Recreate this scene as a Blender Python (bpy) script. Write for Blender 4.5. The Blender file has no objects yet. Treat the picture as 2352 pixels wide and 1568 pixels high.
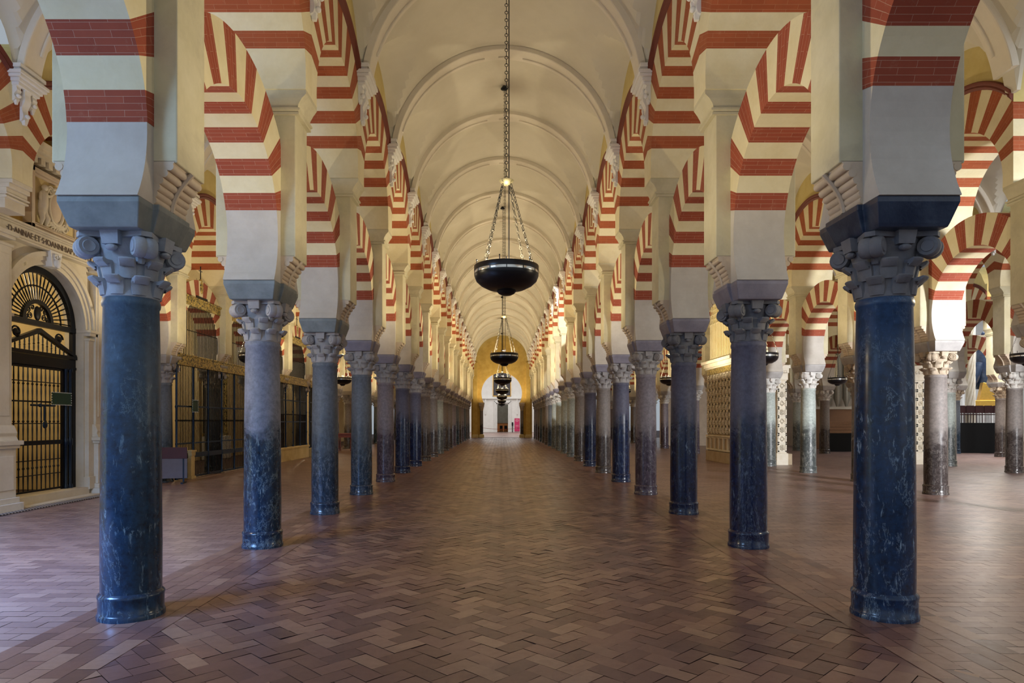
import bpy, math, random
import numpy as np
from mathutils import Vector, Matrix
random.seed(7)
PI = math.pi; cos = math.cos; sin = math.sin
S = 3.1                      # column spacing along the nave
SC = bpy.context.scene; COL = SC.collection
def Y(n): return S*(1.82+n)  # y of the n-th column of a row
NX = 3.224                   # nave arcade axis
LX, RX, TX, FX = -9.31, 9.80, 16.42, 23.05   # second left, second right, third right, fourth right rows

# ------------------------------------------------------------------ materials
def mat(name):
    m = bpy.data.materials.new(name); m.use_nodes = True
    nt = m.node_tree; b = nt.nodes['Principled BSDF']
    return m, nt, b
def nd(nt, t, **kw):
    n = nt.nodes.new(t)
    for k, v in kw.items():
        if k.startswith('i_'): n.inputs[k[2:].replace('_', ' ')].default_value = v
        else: setattr(n, k, v)
    return n
def c4(c): return (c[0], c[1], c[2], 1)
def ramp(nt, fac, stops):
    r = nt.nodes.new('ShaderNodeValToRGB'); e = r.color_ramp.elements
    while len(e) < len(stops): e.new(0.5)
    for q, (p, c) in zip(e, stops): q.position = p; q.color = c4(c) if len(c) == 3 else c
    nt.links.new(fac, r.inputs[0]); return r.outputs[0]
def mixc(nt, f, a, b, mode='MIX'):
    m = nt.nodes.new('ShaderNodeMix'); m.data_type = 'RGBA'; m.blend_type = mode
    for v, i in ((f, 0), (a, 6), (b, 7)):
        if hasattr(v, 'links'): nt.links.new(v, m.inputs[i])
        else: m.inputs[i].default_value = v if i == 0 else c4(v)
    return m.outputs[2]
def math_(nt, op, a, b=None, c=None):
    m = nt.nodes.new('ShaderNodeMath'); m.operation = op
    for i, v in enumerate((a, b, c)):
        if v is None: continue
        if hasattr(v, 'links'): nt.links.new(v, m.inputs[i])
        else: m.inputs[i].default_value = v
    return m.outputs[0]
def noise(nt, vec, scale, detail=4, rough=.55, dist=0):
    n = nd(nt, 'ShaderNodeTexNoise'); n.inputs['Scale'].default_value = scale; n.inputs['Detail'].default_value = detail
    n.inputs['Roughness'].default_value = rough; n.inputs['Distortion'].default_value = dist
    nt.links.new(vec, n.inputs['Vector']); return n.outputs[0]
def bump(nt, b, h, strength=.3, dist=.01):
    n = nd(nt, 'ShaderNodeBump'); n.inputs['Strength'].default_value = strength; n.inputs['Distance'].default_value = dist
    nt.links.new(h, n.inputs['Height']); nt.links.new(n.outputs[0], b.inputs['Normal'])
def objvec(nt, rnd=True):
    tc = nd(nt, 'ShaderNodeTexCoord')
    if not rnd: return tc.outputs['Object']
    oi = nd(nt, 'ShaderNodeObjectInfo'); s = nd(nt, 'ShaderNodeVectorMath', operation='SCALE'); s.inputs['Scale'].default_value = 37.0
    cb = nd(nt, 'ShaderNodeCombineXYZ')
    for k in range(3): nt.links.new(oi.outputs['Random'], cb.inputs[k])
    nt.links.new(cb.outputs[0], s.inputs[0])
    a = nd(nt, 'ShaderNodeVectorMath', operation='ADD'); nt.links.new(tc.outputs['Object'], a.inputs[0]); nt.links.new(s.outputs[0], a.inputs[1])
    return a.outputs[0]
def simple(name, col, rough=.6, metal=0, spec=None):
    m, nt, b = mat(name); b.inputs['Roughness'].default_value = rough; b.inputs['Metallic'].default_value = metal
    v = objvec(nt, False); n = noise(nt, v, 9, 3)
    c = mixc(nt, n, [x*.82 for x in col], [min(1, x*1.15) for x in col])
    nt.links.new(c, b.inputs['Base Color'])
    return m
def plaster(name, a, b_, stain=None, rough=.9, bs=.25, scale=2.2):
    m, nt, b = mat(name); v = objvec(nt); b.inputs['Roughness'].default_value = rough
    n1 = noise(nt, v, scale, 5, .6); n2 = noise(nt, v, scale*9, 5, .65)
    c = ramp(nt, n1, [(.32, a), (.68, b_)])
    if stain:
        n3 = noise(nt, v, scale*.8, 6, .7, .5)
        f = ramp(nt, n3, [(.52, (0, 0, 0)), (.72, (1, 1, 1))])
        c = mixc(nt, math_(nt, 'MULTIPLY', f, .55), c, stain)
    c = mixc(nt, math_(nt, 'MULTIPLY', n2, .22), c, [x*.55 for x in a])
    nt.links.new(c, b.inputs['Base Color']); bump(nt, b, n2, bs, .006)
    return m
M = {}
M['cream'] = plaster('cream_plaster', (.76, .66, .40), (.85, .77, .53))
M['foot'] = plaster('white_plaster', (.52, .475, .42), (.64, .60, .54), (.55, .52, .45))
M['pillar'] = plaster('pillar_plaster', (.58, .52, .33), (.72, .66, .47), (.42, .37, .27), bs=.4, scale=1.6)
M['ochre'] = plaster('ochre_wall', (.52, .33, .07), (.66, .44, .12), (.44, .27, .06))
M['lunette'] = plaster('lunette_plaster', (.68, .55, .22), (.76, .64, .30))
M['vault'] = plaster('vault_plaster', (.70, .655, .53), (.78, .735, .615), bs=.1, scale=.5)
M['rib'] = plaster('rib_plaster', (.78, .72, .60), (.85, .79, .68), bs=.1, scale=.8)
M['white'] = plaster('white_stucco', (.80, .78, .74), (.87, .85, .82), bs=.15)
M['ashlar'] = plaster('pale_stone', (.66, .58, .44), (.78, .71, .58), (.52, .45, .33), bs=.3, scale=1.4)
M['ashlar2'] = plaster('yellow_stone', (.62, .48, .22), (.74, .60, .32), (.48, .37, .18), bs=.3)
M['carved'] = plaster('carved_limestone', (.74, .66, .52), (.84, .78, .66), (.62, .48, .32), bs=.4, scale=3)
M['recess'] = plaster('shadowed_limestone', (.40, .31, .20), (.50, .40, .28), bs=.4, scale=3)  # shade between the carvings put into a darker stone colour
M['roll'] = plaster('corbel_stucco', (.58, .47, .35), (.70, .58, .45), bs=.4, scale=3)
M['chapel'] = plaster('chapel_wall', (.66, .52, .26), (.78, .64, .36), bs=.2)
M['chain'] = simple('dark_chain', (.045, .04, .03), .6, .4)
M['dark'] = simple('dark_void', (.006, .006, .006), .95)
M['iron'] = simple('black_iron', (.012, .013, .018), .38, .6)
M['blueiron'] = simple('blue_black_iron', (.015, .03, .06), .35, .6)
M['gilt'] = None
M['brass'] = simple('brass', (.26, .23, .13), .55, .6)
M['wood'] = simple('brown_wood', (.25, .12, .05), .5)
M['redwood'] = simple('red_wood', (.20, .045, .03), .4)
M['maroon'] = simple('maroon_board', (.075, .018, .025), .6)
M['mesh'] = simple('grey_mesh_panel', (.16, .14, .16), .6)
M['green'] = simple('green_sign_panel', (.006, .05, .03), .5)
M['silver'] = simple('polished_band', (.85, .83, .75), .15, .7)
M['bowl'] = simple('black_lamp_enamel', (.010, .009, .011), .3, .3)
M['pink'] = simple('pink_poster', (.62, .03, .14), .6)
M['pale'] = simple('pale_print', (.9, .6, .65), .6)
M['orange'] = simple('orange_panel', (.85, .30, .08), .6)
M['letter'] = simple('letter_paint', (.16, .11, .07), .8)
M['painting'] = simple('dark_painting', (.05, .045, .05), .6)
M['rope'] = simple('red_rope', (.5, .03, .04), .7)
M['gold'] = simple('gold_leaf', (.85, .50, .10), .35, .7)
M['pipe'] = simple('organ_pipe', (.42, .40, .32), .4, .5)
M['white_marble'] = simple('white_marble', (.8, .8, .78), .4)
M['chair'] = simple('dark_red_chair', (.06, .015, .015), .5)
def brickred(name, a, b_, mortar):
    m, nt, b = mat(name); b.inputs['Roughness'].default_value = .85
    uv = nd(nt, 'ShaderNodeUVMap')
    br = nd(nt, 'ShaderNodeTexBrick'); nt.links.new(uv.outputs[0], br.inputs['Vector'])
    br.inputs['Scale'].default_value = 1; br.inputs['Mortar Size'].default_value = .0016; br.inputs['Mortar Smooth'].default_value = .4
    br.inputs['Brick Width'].default_value = .29; br.inputs['Row Height'].default_value = .0515; br.inputs['Bias'].default_value = 0
    br.inputs['Color1'].default_value = c4(a); br.inputs['Color2'].default_value = c4(b_); br.inputs['Mortar'].default_value = c4(mortar)
    v = objvec(nt); n = noise(nt, v, 3, 5, .65)
    c = mixc(nt, math_(nt, 'MULTIPLY', n, .5), br.outputs[0], [x*.5 for x in a])
    n2 = ramp(nt, noise(nt, v, 7, 5, .7), [(.6, (0, 0, 0)), (.78, (1, 1, 1))])
    c = mixc(nt, math_(nt, 'MULTIPLY', n2, .14), c, (.8, .6, .4))
    nt.links.new(c, b.inputs['Base Color']); bump(nt, b, br.outputs[1], -.2, .003)
    return m
M['red'] = brickred('red_brick_voussoir', (.34, .065, .030), (.42, .090, .042), (.62, .42, .30))
M['red2'] = brickred('orange_red_voussoir', (.38, .085, .025), (.46, .115, .04), (.55, .30, .17))
M['hood'] = simple('oxblood_moulding', (.16, .035, .02), .7)
def gilt():
    m, nt, b = mat('gilded_frieze'); v = objvec(nt, False)
    vo = nd(nt, 'ShaderNodeTexVoronoi'); vo.inputs['Scale'].default_value = 14; nt.links.new(v, vo.inputs['Vector'])
    n = noise(nt, v, 22, 4, .7, 1.5)
    f = math_(nt, 'ADD', n, math_(nt, 'MULTIPLY', vo.outputs['Distance'], .25))
    c = ramp(nt, f, [(.56, (.03, .025, .015)), (.66, (.62, .46, .12))])
    nt.links.new(c, b.inputs['Base Color']); b.inputs['Roughness'].default_value = .45; b.inputs['Metallic'].default_value = .4
    bump(nt, b, f, .6, .02); return m
M['gilt'] = gilt()
def tracery():
    m, nt, b = mat('carved_tracery'); v = objvec(nt, False)
    n = noise(nt, v, 16, 4, .6, 2.0)
    c = ramp(nt, n, [(.42, (.30, .22, .10)), (.56, (.84, .74, .50))])
    nt.links.new(c, b.inputs['Base Color']); b.inputs['Roughness'].default_value = .7
    bump(nt, b, n, .8, .03); return m
M['tracery'] = tracery()
def marble(name, top, low, vein, zsplit=1.55, zs=.45, rough=(.55, .14), veinamt=.75):
    """polished stone shaft: dusty above, worn dark and glossy where people touch it"""
    m, nt, b = mat(name); v = objvec(nt); vo = objvec(nt, False)
    sep = nd(nt, 'ShaderNodeSeparateXYZ'); nt.links.new(vo, sep.inputs[0])
    n1 = noise(nt, v, 3.2, 6, .7, .4); n2 = noise(nt, v, 16, 6, .7)
    z = math_(nt, 'ADD', sep.outputs[2], math_(nt, 'MULTIPLY', math_(nt, 'SUBTRACT', n1, .5), 1.3))
    mr = nd(nt, 'ShaderNodeMapRange'); mr.interpolation_type = 'SMOOTHSTEP'
    mr.inputs['From Min'].default_value = zsplit-zs; mr.inputs['From Max'].default_value = zsplit+zs
    nt.links.new(z, mr.inputs['Value']); w = mr.outputs[0]
    ct = ramp(nt, n2, [(.35, [x*.72 for x in top]), (.65, [min(1, x*1.15) for x in top])])
    cl = ramp(nt, n2, [(.30, [x*.4 for x in low]), (.72, [min(1, x*1.7) for x in low])])
    c = mixc(nt, w, cl, ct)
    mp = nd(nt, 'ShaderNodeMapping'); mp.inputs['Scale'].default_value = (1, 1, .45); mp.inputs['Rotation'].default_value = (.5, .3, 0)
    nt.links.new(v, mp.inputs[0])
    wv = noise(nt, mp.outputs[0], 1.5, 9, .75, .6)
    vn = math_(nt, 'ABSOLUTE', math_(nt, 'SUBTRACT', wv, .5))
    vf = math_(nt, 'MULTIPLY', ramp(nt, vn, [(0, (1, 1, 1)), (.006, (0, 0, 0))]), .8)
    mp2 = nd(nt, 'ShaderNodeMapping'); mp2.inputs['Scale'].default_value = (1, 1, .28); mp2.inputs['Rotation'].default_value = (.75, -.6, .2)
    nt.links.new(v, mp2.inputs[0])
    fl = noise(nt, mp2.outputs[0], 26, 6, .72, .7)
    msk = ramp(nt, n1, [(.40, (0, 0, 0)), (.56, (1, 1, 1))])
    vf2 = math_(nt, 'MULTIPLY', ramp(nt, fl, [(.57, (0, 0, 0)), (.67, (1, 1, 1))]), msk)
    inv = math_(nt, 'SUBTRACT', 1.0, math_(nt, 'MULTIPLY', w, .75))
    f = math_(nt, 'MULTIPLY', math_(nt, 'MULTIPLY', math_(nt, 'MAXIMUM', vf, vf2), veinamt), inv)
    c = mixc(nt, f, c, vein)
    nt.links.new(c, b.inputs['Base Color'])
    r = nd(nt, 'ShaderNodeMapRange'); nt.links.new(w, r.inputs[0]); r.inputs['To Min'].default_value = rough[1]; r.inputs['To Max'].default_value = rough[0]
    nt.links.new(math_(nt, 'ADD', r.outputs[0], math_(nt, 'MULTIPLY', n2, .12)), b.inputs['Roughness'])
    bump(nt, b, n2, .12, .004)
    return m
M['s_blue'] = marble('blue_marble', (.050, .100, .165), (.006, .026, .058), (.20, .30, .36), 2.1, .9)
M['s_blue2'] = marble('deep_blue_marble', (.018, .060, .150), (.005, .024, .072), (.30, .42, .56), 2.3, .6, (.35, .14))
M['s_grey'] = marble('grey_blue_marble', (.22, .23, .29), (.006, .022, .050), (.28, .38, .42), 1.60, .25)
M['s_slate'] = marble('slate_marble', (.14, .16, .19), (.014, .030, .055), (.28, .33, .38), 1.4, .8)
M['s_navy'] = marble('navy_marble', (.105, .105, .16), (.005, .012, .048), (.16, .22, .32), 1.75, .35)
M['s_purple'] = marble('purple_grey_marble', (.24, .21, .24), (.06, .045, .07), (.40, .38, .42), 1.4, .3)
M['s_brown'] = marble('brown_grey_granite', (.22, .19, .175), (.045, .035, .033), (.30, .27, .25), 1.3, .3)
M['s_pale'] = marble('pale_green_marble', (.42, .47, .44), (.06, .07, .07), (.75, .75, .70), 1.5, .3, (.5, .3))
M['cap_grey'] = plaster('grey_capital_stone', (.33, .31, .31), (.47, .44, .42), (.25, .21, .20), bs=.6, scale=3.5)
M['cap_blue'] = plaster('bluish_capital_stone', (.27, .31, .37), (.40, .44, .50), (.24, .22, .25), bs=.6, scale=3.5)
M['cap_dark'] = plaster('dark_capital_stone', (.14, .145, .165), (.24, .235, .25), (.07, .09, .15), bs=.6, scale=3.5)
M['cap_white'] = plaster('whitish_capital_stone', (.62, .60, .56), (.76, .74, .70), (.42, .26, .18), bs=.6, scale=4)
M['cap_warm'] = plaster('warm_capital_stone', (.42, .33, .24), (.58, .48, .36), (.26, .18, .13), bs=.6, scale=4)
M['imp_green'] = plaster('green_grey_impost', (.17, .195, .20), (.27, .30, .30), (.10, .12, .13), bs=.4, scale=4, rough=.6)
M['imp_navy'] = plaster('navy_impost', (.010, .022, .055), (.035, .055, .10), (.10, .14, .20), bs=.3, scale=4, rough=.3)
M['imp_lav'] = plaster('lavender_impost', (.22, .20, .25), (.32, .30, .36), (.14, .14, .20), bs=.3, scale=4, rough=.6)
M['imp_grey'] = plaster('grey_impost', (.36, .34, .33), (.50, .48, .46), bs=.3, scale=4, rough=.7)
def floor_mat(name, dark):
    m, nt, b = mat(name)
    at = nd(nt, 'ShaderNodeAttribute'); at.attribute_name = 'tile'
    tc = nd(nt, 'ShaderNodeTexCoord'); n = noise(nt, tc.outputs['Object'], .35, 4, .6); n2 = noise(nt, tc.outputs['Object'], 12, 5, .7)
    c = ramp(nt, at.outputs['Fac'], dark)
    c = mixc(nt, math_(nt, 'MULTIPLY', n2, .45), c, [x*.4 for x in dark[2][1]])
    c = mixc(nt, ramp(nt, n, [(.4, (0, 0, 0)), (.7, (.35, .35, .35))]), c, (.22, .15, .15))
    nt.links.new(c, b.inputs['Base Color'])
    r = math_(nt, 'ADD', math_(nt, 'MULTIPLY', n2, .22), .17)
    nt.links.new(math_(nt, 'ADD', r, math_(nt, 'MULTIPLY', n, .12)), b.inputs['Roughness'])
    bump(nt, b, n2, .10, .004)
    return m
M['tile'] = floor_mat('worn_terracotta_tile', [(0, (.115, .056, .050)), (.35, (.175, .084, .068)), (.7, (.245, .125, .095)), (1, (.35, .205, .14))])
M['tile2'] = floor_mat('pale_terracotta_tile', [(0, (.22, .135, .12)), (.35, (.29, .18, .155)), (.7, (.34, .215, .18)), (1, (.40, .26, .21))])
M['grout'] = simple('dark_grout', (.075, .04, .035), .8)

# ------------------------------------------------------------------ mesh builder
class MB:
    def __init__(s): s.v = []; s.f = []; s.m = []; s.uv = []
    def quad(s, pts, m=0, uv=None):
        b = len(s.v); s.v += [tuple(p) for p in pts]; s.f.append(tuple(range(b, b+len(pts)))); s.m.append(m)
        s.uv.append(uv or [(0, 0)]*len(pts))
    def add(s, vs, fs, m=0, T=None):
        b = len(s.v); s.v += [tuple(T @ Vector(p)) if T else tuple(p) for p in vs]
        for f in fs: s.f.append(tuple(b+i for i in f)); s.m.append(m); s.uv.append([(0, 0)]*len(f))
    def box(s, x0, x1, y0, y1, z0, z1, m=0, T=None, tx=0, ty=0):
        vs = [(x0+tx, y0+ty, z0), (x1-tx, y0+ty, z0), (x1-tx, y1-ty, z0), (x0+tx, y1-ty, z0), (x0, y0, z1), (x1, y0, z1), (x1, y1, z1), (x0, y1, z1)]
        s.add(vs, [(3, 2, 1, 0), (4, 5, 6, 7), (0, 1, 5, 4), (1, 2, 6, 5), (2, 3, 7, 6), (3, 0, 4, 7)], m, T)
    def prism(s, poly, a0, a1, axis='y', m=0, T=None):
        n = len(poly)
        def P(p, a): return (p[0], a, p[1]) if axis == 'y' else ((a, p[0], p[1]) if axis == 'x' else (p[0], p[1], a))
        vs = [P(p, a0) for p in poly]+[P(p, a1) for p in poly]
        fs = [tuple(range(n)), tuple(range(2*n-1, n-1, -1))]+[(i, (i+1) % n, n+(i+1) % n, n+i) for i in range(n)]
        s.add(vs, fs, m, T)
    def lathe(s, prof, segs=24, m=0, T=None, cap=True, a0=0, a1=2*PI):
        full = abs(a1-a0-2*PI) < 1e-6; n = segs if full else segs+1; vs = []
        for r, z in prof:
            for k in range(n):
                a = a0+(a1-a0)*k/segs; vs.append((r*cos(a), r*sin(a), z))
        fs = []
        for i in range(len(prof)-1):
            for k in range(segs):
                k2 = (k+1) % n; fs.append((i*n+k, i*n+k2, (i+1)*n+k2, (i+1)*n+k))
        if cap and full: fs += [tuple(range(n-1, -1, -1)), tuple(range((len(prof)-1)*n, len(prof)*n))]
        s.add(vs, fs, m, T)
    def tube(s, pts, r, segs=8, m=0, closed=False, T=None, flat=1.0):
        pts = [Vector(p) for p in pts]; n = len(pts); vs = []; up0 = None
        for i, p in enumerate(pts):
            t = (pts[(i+1) % n]-pts[i-1]) if closed else (pts[min(i+1, n-1)]-pts[max(i-1, 0)])
            if t.length < 1e-9: t = Vector((0, 0, 1))
            t.normalize()
            if up0 is None:
                up0 = Vector((0, 0, 1)) if abs(t.z) < .9 else Vector((1, 0, 0))
            a = t.cross(up0)
            if a.length < 1e-4: a = t.cross(Vector((0, 1, 0)))
            a.normalize(); b = t.cross(a); rr = r[i] if isinstance(r, (list, tuple)) else r
            for k in range(segs):
                w = 2*PI*k/segs; vs.append(p+a*(rr*cos(w))+b*(rr*sin(w)*flat))
            up0 = a.cross(t)
        fs = []
        for i in range(n if closed else n-1):
            j = (i+1) % n
            for k in range(segs): fs.append((i*segs+k, i*segs+(k+1) % segs, j*segs+(k+1) % segs, j*segs+k))
        if not closed: fs += [tuple(range(segs-1, -1, -1)), tuple(range((n-1)*segs, n*segs))]
        s.add(vs, fs, m, T)
    def cyl(s, p0, p1, r, segs=10, m=0, r1=None): s.tube([p0, p1], [r, r1 if r1 is not None else r], segs, m)
    def ball(s, c, r, segs=12, rings=8, m=0, sc=(1, 1, 1), T=None):
        prof = [(max(1e-4, r*sin(PI*i/rings)), -r*cos(PI*i/rings)) for i in range(rings+1)]
        t = Matrix.Translation(c) @ Matrix.Diagonal((*sc, 1))
        s.lathe(prof, segs, m, (T @ t) if T else t, cap=False)
    def build(s, name, mats, parent=None, smooth=None, bevel=0):
        me = bpy.data.meshes.new(name); me.from_pydata(s.v, [], s.f)
        for m in (mats if isinstance(mats, (list, tuple)) else [mats]): me.materials.append(m)
        me.polygons.foreach_set('material_index', s.m)
        ul = me.uv_layers.new(name='UVMap'); ul.data.foreach_set('uv', [c for f in s.uv for p in f for c in p])
        import bmesh
        bm = bmesh.new(); bm.from_mesh(me); bmesh.ops.remove_doubles(bm, verts=bm.verts, dist=1e-5)
        bmesh.ops.recalc_face_normals(bm, faces=bm.faces); bm.to_mesh(me); bm.free()
        if smooth is not None:
            me.shade_smooth(); me.set_sharp_from_angle(angle=math.radians(smooth))
        o = bpy.data.objects.new(name, me); COL.objects.link(o)
        if parent: o.parent = parent
        if bevel:
            bv = o.modifiers.new('bevel', 'BEVEL'); bv.width = bevel; bv.segments = 2; bv.limit_method = 'ANGLE'; bv.angle_limit = math.radians(40)
        return o
def thing(name, label, cat, loc=(0, 0, 0), group=None):
    o = bpy.data.objects.new(name, None); COL.objects.link(o); o.location = loc; o.empty_display_size = .2
    o['label'] = label; o['category'] = cat
    if group: o['group'] = group
    return o
def tag(o, label, cat, group=None):
    o['label'] = label; o['category'] = cat
    if group: o['group'] = group
    return o
def struct(o): o['kind'] = 'structure'; return o
KIDS = {}
def kids(r):
    if r.name not in KIDS: KIDS[r.name] = list(r.children)
    return KIDS[r.name]
def dup(root, loc, label, group=None, cat=None, rz=None, mats=None):
    r = root.copy(); COL.objects.link(r); r.location = loc; r['label'] = label
    if group: r['group'] = group
    if rz is not None: r.rotation_euler = (0, 0, rz)
    if root.type == 'MESH' and mats: setm(r, mats.get(r.name.split('.')[0]))
    for ch in kids(root):
        c = ch.copy(); COL.objects.link(c); c.parent = r
        if mats: setm(c, mats.get(ch.name.split('.')[0]))
        for g in kids(ch):
            d = g.copy(); COL.objects.link(d); d.parent = c
            if mats: setm(d, mats.get(g.name.split('.')[0]))
    return r
def setm(o, m):
    if m is None: return
    o.material_slots[0].link = 'OBJECT'; o.material_slots[0].material = m

# ------------------------------------------------------------------ column
def leaf(mb, ang, r0, z0, h, w, curl, thick=.042):
    T = Matrix.Rotation(ang, 4, 'Z')
    path = [(r0, z0), (r0+.010, z0+h*.4), (r0+.022, z0+h*.72), (r0+.045, z0+h*.92), (r0+.045+curl*.7, z0+h), (r0+.045+curl, z0+h*.93), (r0+.035+curl, z0+h*.80)]
    n = len(path); vs = []
    for i, (r, z) in enumerate(path):
        ww = w*(.85 if i == 0 else 1.0 if i < 4 else .95 if i < 6 else .85)/2
        t = thick*(1 if i < 5 else .8)
        for q in (-1, -.5, 0, .5, 1):
            vs.append((r-abs(q)**2*.02+t, q*ww, z)); 
        for q in (1, .5, 0, -.5, -1):
            vs.append((r-abs(q)**2*.02-t*.3, q*ww, z-(t if i > 3 else 0)))
    fs = []
    for i in range(n-1):
        for k in range(10): fs.append((i*10+k, i*10+(k+1) % 10, (i+1)*10+(k+1) % 10, (i+1)*10+k))
    fs += [tuple(range(9, -1, -1)), tuple(range((n-1)*10, n*10))]
    mb.add(vs, fs, 0, T)
def make_column(hi=True):
    t = thing('marble_column', 'x', 'column', (0, 0, 0), 'marble columns carrying the striped arches')
    sg = 40 if hi else 20
    mb = MB(); mb.lathe([(.236, .20), (.238, .6), (.232, 1.4), (.222, 2.2), (.214, 2.62), (.222, 2.63), (.226, 2.655), (.222, 2.68), (.212, 2.70)], sg)
    mb.build('shaft', M['s_blue'], t, 40)
    mb = MB(); mb.lathe([(.262, -.02), (.264, .03), (.256, .05), (.252, .055), (.254, .17), (.259, .185), (.257, .20), (.244, .215), (.232, .23)], sg)
    mb.build('foot_ring', M['s_blue'], t, 40)
    mb = MB()
    mb.lathe([(.205, 2.685), (.218, 2.70), (.212, 2.76), (.215, 2.86), (.228, 2.96), (.25, 3.06), (.265, 3.10), (.27, 3.19)], sg)
    # concave-sided abacus
    pl = []
    for k in range(4):
        a = PI/4+k*PI/2
        pl += [(.40*cos(a-.10), .40*sin(a-.10)), (.40*cos(a+.10), .40*sin(a+.10))]
        for q in (.3, .5, .7):
            b = a+PI/2*q; rr = .40-(.40-.255)*(1-abs(q-.5)*1.2); pl.append((rr*cos(b), rr*sin(b)))
    mb.prism(pl, 3.165, 3.205, 'z')
    for k in range(4): # central boss of each abacus side
        T = Matrix.Rotation(k*PI/2, 4, 'Z'); mb.box(.20, .335, -.075, .075, 3.10, 3.21, 0, T, .02, .01)
        mb.ball((.29, 0, 3.075), .04, 8, 6, 0, (1, 1.3, .7), T)
    for k in range(8): leaf(mb, k*PI/4, .195, 2.71, .145, .125, .055)
    for k in range(8): leaf(mb, k*PI/4+PI/8, .200, 2.84, .155, .125, .050)
    cap = mb.build('capital', M['cap_grey'], t, 35)
    mb = MB()
    for k in range(4):
        a = PI/4+k*PI/2; T = Matrix.Rotation(a, 4, 'Z')
        sp = [(.235+.0, 0, 2.97), (.26, 0, 3.06), (.30, 0, 3.13), (.345, 0, 3.155)]
        mb.tube(sp, [.035, .045, .05, .045], 8, 0, T=T)
        # scroll: drum across the diagonal
        R_ = Matrix.Rotation(PI/2, 4, 'X')
        pr = [(.02, -.088), (.045, -.094), (.05, -.084), (.074, -.086), (.086, -.066), (.088, -.02), (.080, 0), (.088, .02), (.086, .066), (.074, .086), (.05, .084), (.045, .094), (.02, .088)]
        mb.lathe(pr, 16, 0, T @ Matrix.Translation((.335, 0, 3.085)) @ R_)
    mb.build('corner_scrolls', M['cap_grey'], cap, 40)
    # cruciform impost block
    mb = MB()
    def cross(a, b, w, u): # a half-length along y, b half-length across x, w half width of y arm, u half width of x arm
        return [(w, -a), (w, -u), (b, -u), (b, u), (w, u), (w, a), (-w, a), (-w, u), (-b, u), (-b, -u), (-w, -u), (-w, -a)]
    lv = [(cross(.40, .30, .275, .215), 3.205), (cross(.415, .315, .285, .225), 3.235), (cross(.475, .375, .325, .265), 3.385), (cross(.475, .375, .325, .265), 3.432)]
    vs = []; fs = []
    for p, z in lv: vs += [(x, y, z) for x, y in p]
    for i in range(3):
        for k in range(12): fs.append((i*12+k, i*12+(k+1) % 12, (i+1)*12+(k+1) % 12, (i+1)*12+k))
    fs += [tuple(range(11, -1, -1)), tuple(range(36, 48))]
    mb.add(vs, fs); mb.build('impost_block', M['imp_lav'], t, None, .008)
    return t
# ------------------------------------------------------------------ pillar over the column
def make_pillar():
    t = thing('plastered_pillar', 'x', 'pillar', (0, 0, 0), 'plastered pillars over the capitals')
    mb = MB()
    mb.box(-.31, .31, -.245, .245, 3.432, 3.80)
    mb.box(-.515, .515, -.25, .25, 3.775, 5.62)
    mb.build('pillar_shaft', M['pillar'], t, None, .012)
    for s in (-1, 1):
        mb = MB(); N = 6; back = []
        def fx(u): return .325+.175*u**1.9
        for k in range(N):
            u = (k+.35)/N
            x = fx(u)-.012; z = 3.45+.33*u
            mb.tube([(s*x, -.255, z), (s*x, .255, z)], .034, 10)
            back.append((s*(x+.014), z+.01))
        back += [(s*.50, 3.79), (s*.29, 3.79), (s*.29, 3.432), (s*.31, 3.432)]
        mb.prism(back, -.25, .25)
        mb.tube([(s*(fx(u)+.022), 0, 3.44+.33*u) for u in [k/14 for k in range(15)]], .022, 6)
        mb.build('roll_corbel', M['roll'], t, 40)
    mb = MB()  # cornice: fillets then a deep cavetto out to the wall thickness
    prof = [(.515, 5.60), (.565, 5.605), (.565, 5.635), (.535, 5.64), (.58, 5.66), (.58, 5.685), (.545, 5.69), (.56, 5.75), (.60, 5.82), (.65, 5.88), (.65, 5.935)]
    yp = [.25, .275, .275, .262, .285, .285, .265, .262, .26, .25, .245]
    vs = []; fs = []
    for (x, z), y in zip(prof, yp): vs += [(-x, -y, z), (x, -y, z), (x, y, z), (-x, y, z)]
    for i in range(len(prof)-1):
        for k in range(4): fs.append((i*4+k, i*4+(k+1) % 4, (i+1)*4+(k+1) % 4, (i+1)*4+k))
    fs += [(3, 2, 1, 0), tuple(range(len(prof)*4-4, len(prof)*4))]
    mb.add(vs, fs); mb.build('cornice', M['pillar'], t)
    return t
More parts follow.
